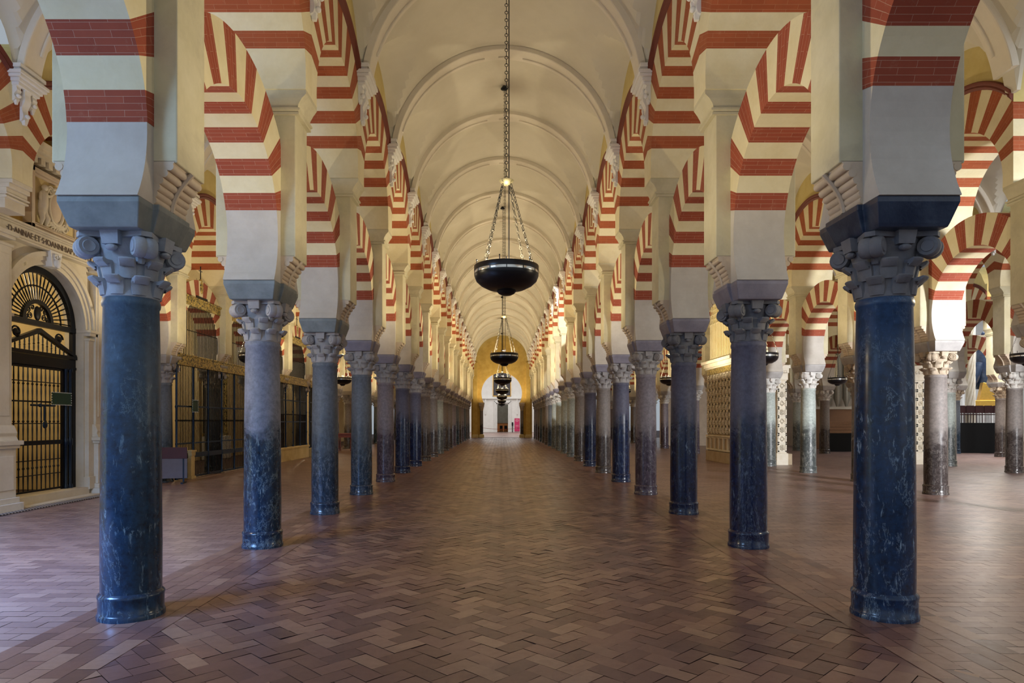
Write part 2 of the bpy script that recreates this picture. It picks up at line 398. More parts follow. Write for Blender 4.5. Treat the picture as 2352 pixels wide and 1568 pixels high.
# ------------------------------------------------------------------ arches (origin: floor at mid bay)
def arch_band(mb, zc, r, Ro, zo, t, ylim, a0, nun, sub=3, thick_fn=None):
    """voussoirs alternately red (0) and cream (1)"""
    th0 = math.radians(a0); span = PI-2*th0
    def outer(th):
        c, s_ = cos(th), sin(th)   # ray from (0,zc); outer circle centre (0,zo)
        d = zc-zo; bq = s_*d; k = -bq+math.sqrt(max(0, bq*bq-(d*d-Ro*Ro)))
        if abs(c)*k > ylim: k = ylim/abs(c)
        return k
    for u in range(nun):
        m = u % 2
        for q in range(sub):
            ta = th0+span*(u+q/sub)/nun; tb = th0+span*(u+(q+1)/sub)/nun
            ka, kb = outer(ta), outer(tb)
            def P(th, k, x): return (x, k*cos(th), zc+k*sin(th))
            va, vb = r*ta, r*tb
            ua = lambda x: x+.07*u
            mb.quad([P(ta, r, -t), P(tb, r, -t), P(tb, r, t), P(ta, r, t)], m, [(ua(-t), va), (ua(-t), vb), (ua(t), vb), (ua(t), va)])
            for s in (-1, 1):
                mb.quad([P(ta, r, s*t), P(tb, r, s*t), P(tb, kb, s*t), P(ta, ka, s*t)], m, [(ua(t), va), (ua(t), vb), (ua(t+kb-r), vb), (ua(t+ka-r), va)])
            mb.quad([P(ta, ka, -t), P(tb, kb, -t), P(tb, kb, t), P(ta, ka, t)], m, [(ua(-t), va), (ua(-t), vb), (ua(t), vb), (ua(t), va)])
    return outer
def foot(mb, s, zc, r, t, ylim, zbot, a0, outer_k, m=0):
    tb = math.asin((zbot-zc)/r); te = math.radians(a0); N = 8
    inn = [(s*r*cos(tb+(te-tb)*i/N), zc+r*sin(tb+(te-tb)*i/N)) for i in range(N+1)]
    ke = outer_k(te)
    poly = inn+[(s*ke*cos(te), zc+ke*sin(te))]
    if ke*cos(te) < ylim-.01: poly.append((s*ylim, zc+ke*sin(te)))
    poly.append((s*ylim, zbot))
    mb.prism(poly, -t, t, 'x', m)
def make_lower_arch(a0=16):
    t = thing('horseshoe_arch', 'x', 'arch', (0, 0, 0), 'open lower horseshoe arches')
    mb = MB(); ok = arch_band(mb, 4.0, 1.2, 1.81, 4.0, .325, 1.302, a0, 15)
    mb.build('voussoir_band', [M['red'], M['cream']], t)
    for s in (-1, 1):
        mb = MB(); foot(mb, s, 4.0, 1.2, .322, 1.302, 3.432, a0, ok)
        mb.build('springer', M['foot'], t)
    return t
HZ0, HR = 6.20, 1.97
def make_upper_arch():
    t = thing('round_arch', 'x', 'arch', (0, 0, 0), 'upper round arches under the vault')
    mb = MB(); ok = arch_band(mb, 6.10, 1.30, HR, HZ0, .65, 1.549, 15, 17)
    mb.build('voussoir_band', [M['red2'], M['cream']], t)
    for s in (-1, 1):
        mb = MB(); foot(mb, s, 6.10, 1.30, .648, 1.549, 5.935, 15.0, ok)
        mb.build('springer', M['cream'], t)
    mb = MB()
    a0 = math.acos(1.545/HR)
    for s in (-1, 1):
        prof = [(HR-.02, .64), (HR, .675), (HR+.03, .70), (HR+.06, .69), (HR+.08, .715), (HR+.125, .72), (HR+.14, .69), (HR+.14, .64)]
        vs = []; fs = []; N = 26
        for i in range(N+1):
            th = a0+(PI-2*a0)*i/N
            for (k, x) in prof:
                yy = k*cos(th); yy = max(-1.549, min(1.549, yy)); vs.append((s*x, yy, HZ0+k*sin(th)))
        n = len(prof)
        for i in range(N):
            for k in range(n-1): fs.append((i*n+k, i*n+k+1, (i+1)*n+k+1, (i+1)*n+k))
        fs += [tuple(range(n)), tuple(range(N*n+n-1, N*n-1, -1))]
        mb.add(vs, fs)
    mb.build('hood_moulding', M['hood'], t, 50)
    return t
def make_bracket():
    """white stucco vault bracket: stepped cornice over hanging consoles; origin at wall face, faces +x"""
    t = thing('vault_bracket', 'x', 'bracket', (0, 0, 0), 'white stucco brackets carrying the vault ribs')
    mb = MB()
    for z0, z1, p, w in ((7.86, 7.93, .20, .33), (7.80, 7.86, .17, .31), (7.74, 7.80, .235, .37), (7.69, 7.74, .21, .345), (7.63, 7.69, .16, .30), (7.57, 7.63, .125, .27)):
        mb.box(-.01, p, -w, w, z0, z1, 0, None)
    mb.build('cornice', M['white'], t, None, .008)
    for y0, zb, pr in ((-.20, 7.30, .10), (0, 7.02, .12), (.20, 7.30, .10)):
        mb = MB(); w = .055 if y0 else .075
        N = 10; poly = [(0, zb)]
        for i in range(N+1):
            q = i/N; poly.append((pr*(.35+.65*q**1.5)+.018*sin(q*12), zb+.02+(7.58-zb-.02)*q))
        poly.append((0, 7.60))
        mb.prism(poly, y0-w, y0+w, 'y')
        mb.box(0, pr*.6, y0-w*.6, y0+w*.6, zb-.05, zb+.03, 0, None, .01, .02)
        mb.ball((pr*.75, y0, zb+.10), .04, 10, 6, 0, (1, 1.2, 1))
        mb.build('console', M['white'], t, 40)
    return t

proto_c = make_column(True); proto_cl = make_column(False)
proto_p = make_pillar(); proto_l = make_lower_arch(); proto_u = make_upper_arch(); proto_b = make_bracket()
used = set()
def place(proto, loc, label, group=None, rz=None, mats=None):
    if proto.name not in used:
        used.add(proto.name); kids(proto)
        for ch in kids(proto): kids(ch)
        proto.location = loc; proto['label'] = label
        if group: proto['group'] = group
        if rz is not None: proto.rotation_euler = (0, 0, rz)
        if mats:
            for ch in proto.children_recursive: setm(ch, mats.get(ch.name.split('.')[0]))
        return proto
    return dup(proto, loc, label, group, rz=rz, mats=mats)
ORD = ['nearest', 'second', 'third', 'fourth', 'fifth', 'sixth', 'seventh', 'eighth', 'ninth', 'tenth', 'eleventh', 'twelfth', 'thirteenth', 'fourteenth', 'fifteenth', 'sixteenth', 'seventeenth', 'eighteenth', 'nineteenth', 'twentieth']
SHN = {'s_blue': 'blue-black marble', 's_blue2': 'deep blue marble', 's_grey': 'grey-topped blue marble', 's_slate': 'slate-blue marble', 's_navy': 'navy blue marble', 's_purple': 'purple-grey marble', 's_brown': 'brown-grey granite', 's_pale': 'pale streaked marble'}
def col_mats(sh, cap, imp): return {'shaft': M[sh], 'foot_ring': M[sh], 'capital': M[cap], 'corner_scrolls': M[cap], 'impost_block': M[imp]}
def nth(i): return ORD[i] if i < len(ORD) else 'far'
def fromcam(i): return 'nearest the camera' if i == 0 else nth(i)+' from camera'
nave_L = ['s_blue', 's_grey', 's_slate', 's_slate', 's_purple', 's_navy', 's_navy', 's_brown', 's_brown', 's_pale']
nave_R = ['s_blue2', 's_navy', 's_navy', 's_purple', 's_navy', 's_brown', 's_navy', 's_brown', 's_pale', 's_brown']
pool = ['s_brown', 's_purple', 's_brown', 's_brown', 's_slate']
ROWS = {
 'NL': dict(x=-NX, words='left side of nave', n0=0, n1=18, cm=nave_L, cap0='cap_blue', imp0='imp_green'),
 'NR': dict(x=NX, words='right side of nave', n0=0, n1=18, cm=nave_R, cap0='cap_dark', imp0='imp_navy'),
 'LL': dict(x=LX, words='second row left of nave', n0=4, n1=18, cm=None, cap0='cap_grey', imp0='imp_grey'),
 'RR': dict(x=RX, words='second row right of nave', n0=2, n1=18, cm=None, cap0='cap_white', imp0='imp_grey'),
 'RT': dict(x=TX, words='third row right of nave', n0=4, n1=13, cm=None, cap0='cap_white', imp0='imp_grey'),
 'RF': dict(x=FX, words='fourth row right of nave', n0=8, n1=11, cm=None, cap0='cap_warm', imp0='imp_grey'),
}
rr_c = {2: ('s_brown', 'cap_warm', 'imp_grey'), 3: ('s_brown', 'cap_warm', 'imp_grey'), 4: ('s_brown', 'cap_warm', 'imp_grey'), 5: ('s_pale', 'cap_white', 'imp_grey'), 6: ('s_pale', 'cap_white', 'imp_grey')}
cnt = 0
for key, R in ROWS.items():
    for i, n in enumerate(range(R['n0'], R['n1']+1)):
        x = R['x']; y = Y(n)
        if key in ('NL', 'NR'):
            sh = R['cm'][n] if n < len(R['cm']) else random.choice(pool)
            cap = R['cap0'] if n == 0 else ('cap_grey' if key == 'NL' and n > 0 else ('cap_grey' if n > 2 else 'cap_dark'))
            if key == 'NR' and n in (8, 9, 10, 11): cap = 'cap_white'; sh = 's_pale'  # pale stone and capitals carry the sun patch on these columns as colour
            imp = R['imp0'] if n == 0 else ('imp_green' if n < 3 and key == 'NL' else 'imp_lav')
        elif key == 'RT': sh, cap, imp = ('s_brown' if n % 2 else 's_pale'), 'cap_white', 'imp_grey'
        elif key == 'RR' and rr_c.get(n): sh, cap, imp = rr_c[n]
        else:
            sh = random.choice(pool); cap = R['cap0']; imp = R['imp0']
        if key == 'RR' and n == 7: continue
        if True:
            place(proto_c if n < 5 and key in ('NL', 'NR', 'RR') else proto_cl, (x, y, 0), '%s column, %s, %s' % (SHN[sh], fromcam(i), R['words']), 'columns, '+R['words'], rz=random.choice((0, PI)), mats=col_mats(sh, cap, imp))
        place(proto_p, (x, y, 0), 'plastered pillar above a capital, %s, %s' % (fromcam(i), R['words']), 'pillars, '+R['words'])
# bays
lowfirst = make_lower_arch(3)
tag(lowfirst, 'striped horseshoe arch with low stripes, springing toward the camera, left side of nave', 'arch', 'lower arches, left side of nave')
lowfirst.location = (-NX, Y(-1)+S/2, 0)
bays = {'NL': (-1, 17), 'NR': (-1, 17), 'LL': (3, 17), 'RR': (2, 17), 'RT': (4, 12), 'RF': (8, 10)}
for key, (a, b) in bays.items():
    R = ROWS[key]
    for i, n in enumerate(range(a, b+1)):
        y = Y(n)+S/2
        if key == 'RR' and n in (6, 7) or (key == 'NL' and n == -1): continue
        place(proto_l, (R['x'], y, 0), 'striped horseshoe arch, %s, %s' % (fromcam(i), R['words']), 'lower arches, '+R['words'])
ub = {'NL': (-1, 17), 'NR': (-1, 17), 'LL': (1, 17), 'RR': (2, 17), 'RT': (4, 12), 'RF': (8, 10)}
for key, (a, b) in ub.items():
    R = ROWS[key]
    for i, n in enumerate(range(a, b+1)):
        place(proto_u, (R['x'], Y(n)+S/2, 0), 'striped round upper arch, %s, %s' % (fromcam(i), R['words']), 'upper arches, '+R['words'])
# brackets on both faces
def brk(key, side, a, b, words):
    x = ROWS[key]['x']+side*.65
    for i, n in enumerate(range(a, b+1)):
        place(proto_b, (x, Y(n), 0), 'white stucco bracket, %s, %s' % (fromcam(i), words), 'vault brackets, '+words, rz=0 if side > 0 else PI)
brk('NL', 1, 1, 18, 'left wall of the nave'); brk('NR', -1, 1, 18, 'right wall of the nave')
brk('LL', 1, 2, 14, 'outer wall of left aisle'); brk('RR', -1, 3, 14, 'outer wall of right aisle'); brk('RR', 1, 5, 12, 'far side of second right row')
brk('RT', -1, 5, 12, 'third right row')

# ------------------------------------------------------------------ vaults, lunette walls, ribs
NB0, NB1 = -1, 18
def zcross(q, yy):     # q: 0 centre .. 1 wall ; yy: -1..1 across the bay
    h = 1.62-.52*max(0, (q-.45)/.55)
    k = yy/.86
    return 7.93+h*math.sqrt(max(0, 1-k*k)) if abs(k) < 1 else 0
def vault(xc, half, n0, n1, name):
    NXs, NYs = 56, 24
    xs = [sin(-PI/2+PI*i/NXs) for i in range(NXs+1)]
    ys = []
    for n in range(n0, n1): ys += [(n, -1+2*j/NYs) for j in range(NYs)]
    ys.append((n1-1, 1.0))
    V = []; F = []
    rr = 2.49/2.574
    for n, yy in ys:
        for q in xs:
            a = abs(q); zm = 7.55+2.49*math.sqrt(max(0, 1-(a/rr)**2)) if a < rr else 7.55
            z = max(zm, zcross(a, yy) if a > .3 else 0)
            V.append((xc+(half+.03)*q, Y(n)+S/2+yy*S/2, z))
    W = NXs+1
    for j in range(len(ys)-1):
        for i in range(NXs): F.append((j*W+i, j*W+i+1, (j+1)*W+i+1, (j+1)*W+i))
    me = bpy.data.meshes.new(name); me.from_pydata(V, [], F); me.materials.append(M['vault']); me.shade_smooth(); me.set_sharp_from_angle(angle=math.radians(16))
    o = bpy.data.objects.new(name, me); COL.objects.link(o); struct(o)
    return o
def ribs(xc, half, n0, n1, start):
    k = half/2.574
    for j, n in enumerate(range(n0, n1+1)):
        mb = MB()
        def sweep(prof, a0, a1, N):
            vs = []; n_ = len(prof)
            for i in range(N+1):
                th = a0+(a1-a0)*i/N
                for y_, r_ in prof: vs.append((k*r_*cos(th), y_, 7.55+r_*sin(th)))
            fs = [(i*n_+q, i*n_+(q+1) % n_, (i+1)*n_+(q+1) % n_, (i+1)*n_+q) for i in range(N) for q in range(n_)]
            fs += [tuple(range(n_)), tuple(range(N*n_+n_-1, N*n_-1, -1))]
            mb.add(vs, fs)
        e = .15
        sweep([(-.25, 2.52), (-.25, 2.405), (-.235, 2.395), (-.20, 2.395), (-.185, 2.425), (-.13, 2.43), (.25, 2.43), (.25, 2.52)], e, PI-e, 48)
        for a0, a1, N in ((e+.15, PI/2-.18, 20), (PI/2-.05, PI/2+.05, 3), (PI/2+.18, PI-e-.15, 20)):
            sweep([(.10, 2.435), (.10, 2.405), (.115, 2.397), (.15, 2.397), (.165, 2.405), (.165, 2.435)], a0, a1, N)
        o = mb.build('trim_%d' % (start+j), M['rib'], None, 30); o.location = (xc, Y(n), 0); struct(o)
vault(0, 2.574, -1, 19, 'ceiling'); ribs(0, 2.574, 0, 18, 1)
cl = (LX-NX)/2-0.0; hl = (abs(LX)-NX)/2-.65
vault(cl, hl, 0, 19, 'ceiling_left_aisle'); ribs(cl, hl, 1, 10, 20)
cr = (RX+NX)/2; hr = (RX-NX)/2-.65
vault(cr, hr, 0, 19, 'ceiling_right_aisle'); ribs(cr, hr, 1, 10, 40)
c3 = (RX+TX)/2; h3 = (TX-RX)/2-.65
vault(c3, h3, 2, 14, 'ceiling_far_right_aisle'); ribs(c3, h3, 4, 10, 60)
def lunettes(x, n0, n1, name):
    mb = MB(); t = .646; N = 24
    for n in range(n0, n1):
        yc = Y(n)+S/2
        for i in range(N):
            a, b = -1+2*i/N, -1+2*(i+1)/N
            pts = []
            zo = lambda q: HZ0+math.sqrt(max(.01, (HR-.01)**2-(q*S/2)**2))
            zt = lambda q: max(7.95, zcross(1.0, q))+.05
            mb.prism([(yc+a*S/2, zo(a)), (yc+b*S/2, zo(b)), (yc+b*S/2, zt(b)), (yc+a*S/2, zt(a))], x-t, x+t, 'x')
    struct(mb.build(name, M['lunette'], None))
lunettes(-NX, -1, 18, 'wall_left_nave'); lunettes(NX, -1, 18, 'wall_right_nave'); lunettes(LX, 2, 18, 'wall_left_aisle')
lunettes(RX, 2, 18, 'wall_right_aisle'); lunettes(TX, 5, 13, 'wall_right_outer'); lunettes(FX, 8, 11, 'wall_right_far')

# ------------------------------------------------------------------ floor
def floor():
    import numpy as np
    rng = np.random.default_rng(3)
    V = []; F = []; A = []; MI = []
    def tiles(cx, cy, ang, L, W, mi, tilt):
        n = len(cx); g = .0022
        lx = np.array([-1, 1, 1, -1])*(L/2-g); ly = np.array([-1, -1, 1, 1])*(W/2-g)
        ca, sa = np.cos(ang), np.sin(ang)
        X = cx[:, None]+ca[:, None]*lx-sa[:, None]*ly; Yv = cy[:, None]+sa[:, None]*lx+ca[:, None]*ly
        tx = rng.normal(0, tilt, n); ty = rng.normal(0, tilt, n)
        Z = tx[:, None]*lx+ty[:, None]*ly
        V.append(np.stack([X, Yv, Z], -1).reshape(-1, 3)); A.append(np.repeat(rng.random(n), 1)); MI.append(np.full(n, mi))
    # nave: herringbone laid diagonally
    L, W = .29, .145
    def herring(x0, x1, y0, y1, mi):
        N = 330; cs = []; an = []
        K = int((abs(x1-x0)+abs(y1-y0))/W)+8
        ii, jj = np.meshgrid(np.arange(-K, K), np.arange(-K, K))
        # cells on a grid of W; horizontal tile covers (i,j),(i+1,j) where (i-j)%4==0 ; vertical covers (i,j),(i,j+1) where (i-j)%4==2.. shifted
        h = (ii-jj) % 4 == 0; v = (ii-jj) % 4 == 3
        hx = (ii[h]+1)*W; hy = (jj[h]+.5)*W
        vx = (ii[v]+.5)*W; vy = (jj[v]+1.0)*W
        px = np.concatenate([hx, vx]); py = np.concatenate([hy, vy]); a = np.concatenate([np.zeros(len(hx)), np.full(len(vx), PI/2)])
        r = PI/4; cx = px*cos(r)-py*sin(r)+(x0+x1)/2; cy = px*sin(r)+py*cos(r)+(y0+y1)/2
        k = (cx > x0) & (cx < x1) & (cy > y0) & (cy < y1)
        tiles(cx[k], cy[k], a[k]+r, L, W, mi, .010)
    def bond(x0, x1, y0, y1, mi, L=.30, W=.15, tilt=.004):
        nx = int((x1-x0)/L)+2; ny = int((y1-y0)/W)
        i, j = np.meshgrid(np.arange(nx), np.arange(ny))
        cx = x0+(i+.5*(j % 2))*L; cy = y0+(j+.5)*W
        k = (cx < x1) & (cx >= x0); cx = cx[k]; cy = cy[k]
        tiles(cx, cy, np.zeros(len(cx)), L, W, mi, tilt)
    def bondy(x0, x1, y0, y1, mi, dz=.0):
        nx = max(1, round((x1-x0)/.15)); w = (x1-x0)/nx; ny = int((y1-y0)/.30)
        i, j = np.meshgrid(np.arange(nx), np.arange(ny))
        cx = (x0+(i+.5)*w).ravel(); cy = (y0+(j+.5*(i % 2))*.30).ravel()
        tiles(cx, cy, np.full(len(cx), PI/2), .30, w, mi, .003); V[-1][:, 2] += dz
    herring(-2.95, 2.95, .2, 65, 0)
    for s in (-1, 1):
        bondy(min(s*2.75, s*3.65), max(s*2.75, s*3.65), .5, 65, 0, .003)
    bond(-9.05, -3.45, 1.4, 65, 1); bond(3.45, 24.5, 1.4, 65, 1); bondy(RX-.5, RX+.55, 3, 62, 1, .003); bondy(TX-.5, TX+.55, 6, 45, 1, .003)
    bond(-6.5, 6.5, 66.2, 97, 1)
    v = np.concatenate(V); a = np.concatenate(A); mi = np.concatenate(MI); n = len(a)
    nb = 4
    base = np.array([[-16, -8, -.012], [56, -8, -.012], [56, 112, -.012], [-16, 112, -.012]])
    v = np.concatenate([v, base])
    me = bpy.data.meshes.new('floor'); me.vertices.add(len(v)); me.vertices.foreach_set('co', v.ravel())
    me.loops.add(4*(n+1)); me.loops.foreach_set('vertex_index', np.arange(4*(n+1)))
    me.polygons.add(n+1); me.polygons.foreach_set('loop_start', np.arange(n+1)*4)
    me.polygons.foreach_set('material_index', np.concatenate([mi, [2]]).astype(np.int32))
    me.update(calc_edges=True)
    at = me.attributes.new('tile', 'FLOAT', 'FACE'); at.data.foreach_set('value', np.concatenate([a, [0]]).astype(np.float32))
    for m in ('tile', 'tile2', 'grout'): me.materials.append(M[m])
    o = bpy.data.objects.new('floor', me); COL.objects.link(o); struct(o)
floor()

# ------------------------------------------------------------------ hanging lamps
def chain(mb, p0, p1, R=.017, r=.0035, L=.052, seg=10):
    p0, p1 = Vector(p0), Vector(p1); d = p1-p0; n = max(2, int(d.length/(L+2*R*.86))); st = d.length/n
    q = d.to_track_quat('Z', 'Y').to_matrix().to_4x4(); h = st-2*R+2*r
    for i in range(n):
        T = Matrix.Translation(p0+d*(i/n)) @ q
        pts = [(R*cos(2*PI*k/seg), 0, R+R*sin(2*PI*k/seg)) for k in range(seg)]
        mb.tube(pts, r, 5, 0, True, T)
        w = R*.55; a = 2*R-r*2
        pts = [(0, w, a+w), (0, w, a+h-w), (0, 0, a+h), (0, -w, a+h-w), (0, -w, a+w), (0, 0, a)]
        mb.tube(pts, r, 5, 0, True, T)
def make_lamp(fine, crown=10.0):
    t = thing('hanging_lamp', 'x', 'lamp', (0, 0, 0), 'round black lamps hung on chains')
    sg = 48 if fine else 28
    mb = MB(); mb.lathe([(.003, 3.085), (.12, 3.085), (.20, 3.10), (.28, 3.14), (.33, 3.185), (.350, 3.235), (.352, 3.262), (.344, 3.262), (.34, 3.24), (.20, 3.12), (.003, 3.11)], sg, cap=False)
    bowl = mb.build('bowl', M['bowl'], t, 50)
    mb = MB(); mb.lathe([(.003, 3.03), (.05, 3.033), (.085, 3.05), (.105, 3.075), (.10, 3.09), (.003, 3.09)], sg, cap=False); mb.build('bottom_boss', M['bowl'], bowl, 50)
    mb = MB(); mb.lathe([(.347, 3.258), (.349, 3.262), (.349, 3.292), (.347, 3.296), (.338, 3.296), (.338, 3.258)], sg, cap=False); mb.build('bright_band', M['silver'], t, 40)
    mb = MB(); mb.lathe([(.343, 3.292), (.353, 3.294), (.354, 3.345), (.350, 3.350), (.342, 3.350), (.340, 3.295)], sg, cap=False); mb.build('rim', M['bowl'], t, 40)
    mb = MB()
    for k in range(12):
        a = 2*PI*k/12; T = Matrix.Rotation(a, 4, 'Z'); mb.box(.346, .352, -.004, .004, 3.255, 3.30, 0, T)
    mb.build('band_clips', M['bowl'], t)
    for k in range(4):
        a = PI/4+k*PI/2+.12
        mb = MB(); T = Matrix.Rotation(a, 4, 'Z')
        chain(mb, T @ Vector((.345, 0, 3.34)), T @ Vector((.06, 0, 4.24)), seg=12 if fine else 6)
        mb.build('bowl_chain', M['chain'], t, 40)
    mb = MB(); mb.lathe([(.003, 4.235), (.03, 4.235), (.072, 4.268), (.080, 4.285), (.076, 4.288), (.03, 4.262), (.012, 4.29), (.003, 4.32)], sg, cap=False); mb.build('dish', M['brass'], t, 50)
    mb = MB(); chain(mb, (0, 0, 4.30), (0, 0, crown-.05), seg=12 if fine else 6); mb.build('suspension_chain', M['iron'], t, 40)
    mb = MB(); mb.cyl((.028, 0, 3.3), (.028, 0, crown-.05), .006, 6); mb.build('cable', M['iron'], t)
    mb = MB(); mb.lathe([(.003, crown-.07), (.05, crown-.06), (.085, crown-.045), (.09, crown-.03), (.04, crown+.04), (.003, crown+.05)], 20, cap=False); mb.build('ceiling_rose', M['iron'], t, 50)
    mb = MB()
    for k in range(6):
        a = k*PI/3+.3; x, y = .335*cos(a), .335*sin(a); mb.cyl((x, y, 3.34), (x, y, 3.39), .005, 6); mb.ball((x, y, 3.395), .009, 6, 5)
    mb.cyl((0, 0, 3.11), (0, 0, 3.46), .006, 6); mb.cyl((-.045, 0, 3.42), (.045, 0, 3.42), .005, 6)
    mb.build('cross_and_pins', M['iron'], t)
    return t
lampA = make_lamp(True); lampB = make_lamp(False)
for i in range(7):
    lx = (.0, .02, .0, .0, .0, .0, .0)[i]
    place(lampA if i == 0 else lampB, (lx, S*(2.32+3*i), 0), 'round black lamp on chains over the middle of the nave, '+fromcam(i), 'lamps over the nave')
for j, (xc, nm, rng) in enumerate(((cl, 'left aisle', range(1, 5)), (cr, 'right aisle', range(1, 5)), (c3, 'outermost right aisle', range(1, 3)))):
    for i in rng:
        place(lampB, (xc, S*(2.32+3*i), 0), 'round black lamp on chains in the %s, %s' % (nm, fromcam(i-1)), 'lamps over the '+nm)

# ------------------------------------------------------------------ left chapel portal (plane x = PX, faces +x)
PX = -9.30; yc = 4.33*S; DR = 1.16; DZ = 3.66      # arch radius, spring height
A3, A4 = Y(2), Y(3)                                 # the two piers of the bay (y)
portal = thing('chapel_portal', 'pale stone chapel portal with round arch, pilasters and inscribed band on the left', 'portal', (PX, yc, 0))
def loc(o): # keep children in world coordinates under an offset empty
    o.location = tuple(-c for c in (o.parent.location if o.parent else (0, 0, 0))); return o
def bw(mb, name, m, parent, smooth=None, bevel=0):
    o = mb.build(name, m, parent, smooth, bevel)
    p = Vector((0, 0, 0)); q = parent
    if q is not None and q.type == 'EMPTY': o.location = -q.location
    return o
def extr(mb, poly, x0, x1, m=0): mb.prism(poly, x0, x1, 'x', m)   # poly in (y,z)
N = 32
mb = MB()
ya, yb = A3-.3, A4+1.0
for i in range(N):   # spandrel above the opening
    a0, a1 = PI*i/N, PI*(i+1)/N
    p0 = (yc+DR*cos(a0), DZ+DR*sin(a0)); p1 = (yc+DR*cos(a1), DZ+DR*sin(a1))
    extr(mb, [p0, (p0[0], 5.1), (p1[0], 5.1), p1], PX-.42, PX)
extr(mb, [(ya, 0), (yc-DR, 0), (yc-DR, 5.1), (ya, 5.1)], PX-.42, PX)
extr(mb, [(yc+DR, 0), (yb, 0), (yb, 5.1), (yc+DR, 5.1)], PX-.42, PX)
bw(mb, 'arched_wall', M['ashlar'], portal)
def ring(mb, r0, r1, x0, x1, N=40, zc=DZ, a0=0, a1=PI):
    for i in range(N):
        a, b = a0+(a1-a0)*i/N, a0+(a1-a0)*(i+1)/N
        extr(mb, [(yc+r0*cos(a), zc+r0*sin(a)), (yc+r1*cos(a), zc+r1*sin(a)), (yc+r1*cos(b), zc+r1*sin(b)), (yc+r0*cos(b), zc+r0*sin(b))], x0, x1)
mb = MB(); ring(mb, DR-.01, DR+.08, PX-.02, PX+.05); ring(mb, DR+.08, DR+.16, PX-.02, PX+.08); ring(mb, DR+.16, DR+.25, PX-.02, PX+.12)
bw(mb, 'archivolt', M['ashlar'], portal, 20)
mb = MB(); extr(mb, [(yc-.12, DZ+DR-.04), (yc+.12, DZ+DR-.04), (yc+.18, 5.10), (yc-.18, 5.10)], PX, PX+.18)
for sy in (-1, 1):
    mb.tube([(PX+.20, yc+sy*(.04+.05*cos(a)), 4.98+.05*sin(a)) for a in [k*.6 for k in range(11)]], .022, 6)
mb.ball((PX+.2, yc, 4.86), .08, 12, 8, 0, (.8, 1, 1.1))
bw(mb, 'keystone', M['white'], portal, 40)
for s in (-1, 1):   # jamb pilasters carrying the archivolt
    y0 = yc+s*(DR+.156); mb = MB()
    mb.box(PX-.2, PX+.09, y0-.12, y0+.12, .25, DZ-.22); mb.box(PX-.22, PX+.13, y0-.15, y0+.15, .15, .42)
    mb.box(PX-.22, PX+.12, y0-.135, y0+.135, DZ-.22, DZ-.17)
    mb.box(PX-.22, PX+.14, y0-.15, y0+.15, DZ-.12, DZ-.05); mb.box(PX-.22, PX+.17, y0-.17, y0+.17, DZ-.05, DZ+.01)
    bw(mb, 'jamb_pilaster', M['ashlar'], portal, None, .006)
for nm, y0 in (('a', A3+.03), ('b', A4+.02)):  # giant pilasters on pedestals
    mb = MB(); w = .17 if nm == 'b' else .22; pw = .24 if nm == 'b' else .34; pj = .28 if nm == 'b' else .40
    mb.box(PX, PX+pj, y0-pw, y0+pw, .02, .16); mb.box(PX, PX+pj-.05, y0-pw+.04, y0+pw-.04, .16, .26); mb.box(PX, PX+pj-.09, y0-pw+.08, y0+pw-.08, .26, 1.16)
    mb.box(PX+pj-.10, PX+pj-.075, y0-pw+.15, y0+pw-.15, .40, 1.02)
    mb.box(PX, PX+pj-.04, y0-pw+.04, y0+pw-.04, 1.16, 1.22); mb.box(PX, PX+pj, y0-pw, y0+pw, 1.22, 1.30)
    mb.prism([(PX, 1.30), (PX+pj-.05, 1.30), (PX+pj-.09, 1.38), (PX+pj-.07, 1.44), (PX+pj-.13, 1.58), (PX, 1.60)], y0-w-.05, y0+w+.05, 'y')
    mb.box(PX, PX+pj-.14, y0-w, y0+w, 1.56, 4.86)
    mb.box(PX+pj-.15, PX+pj-.125, y0-w+.07, y0+w-.07, 1.75, 4.7)
    mb.box(PX, PX+pj-.11, y0-w-.02, y0+w+.02, 4.84, 4.89); mb.box(PX, PX+pj-.09, y0-w-.035, y0+w+.035, 4.98, 5.04); mb.box(PX, PX+pj-.05, y0-w-.07, y0+w+.07, 5.04, 5.12)
    bw(mb, 'pilaster', M['ashlar'], portal, None, .008)
mb = MB()
mb.box(PX-.42, PX+.17, ya-.1, yb, 5.08, 5.12); mb.box(PX-.42, PX+.13, ya-.1, yb, 5.12, 5.35)
for z0, z1, p in ((5.35, 5.38, .17), (5.38, 5.42, .21)): mb.box(PX-.42, PX+p, ya-.1, yb, z0, z1)
bw(mb, 'entablature', M['ashlar'], portal, None, .006)
def text(body, size, locn, rot, m, parent, name, ext=.004, align='CENTER'):
    cu = bpy.data.curves.new(name, 'FONT'); cu.body = body; cu.size = size; cu.extrude = ext; cu.align_x = align; cu.align_y = 'CENTER'
    o = bpy.data.objects.new(name, cu); COL.objects.link(o)
    dg = bpy.context.evaluated_depsgraph_get(); me = bpy.data.meshes.new_from_object(o.evaluated_get(dg))
    bpy.data.objects.remove(o); o = bpy.data.objects.new(name, me); COL.objects.link(o); me.materials.append(m)
    me.name = name; o.rotation_euler = rot; o.location = locn
    if parent: o.parent = parent; o.location = Vector(locn)-parent.location if parent.type == 'EMPTY' else locn
    return o
tx = text('\u00b7D\u00b7ANNAE\u00b7ET\u00b7S\u00b7IOANNI\u00b7BAPTISTAE\u00b7DD\u00b7', .165, (PX+.138, yc+.02, 5.235), (PI/2, 0, PI/2), M['letter'], portal, 'inscription')
wd = tx.dimensions.x; tx.scale = (2.62/max(wd, .1), 1, 1)
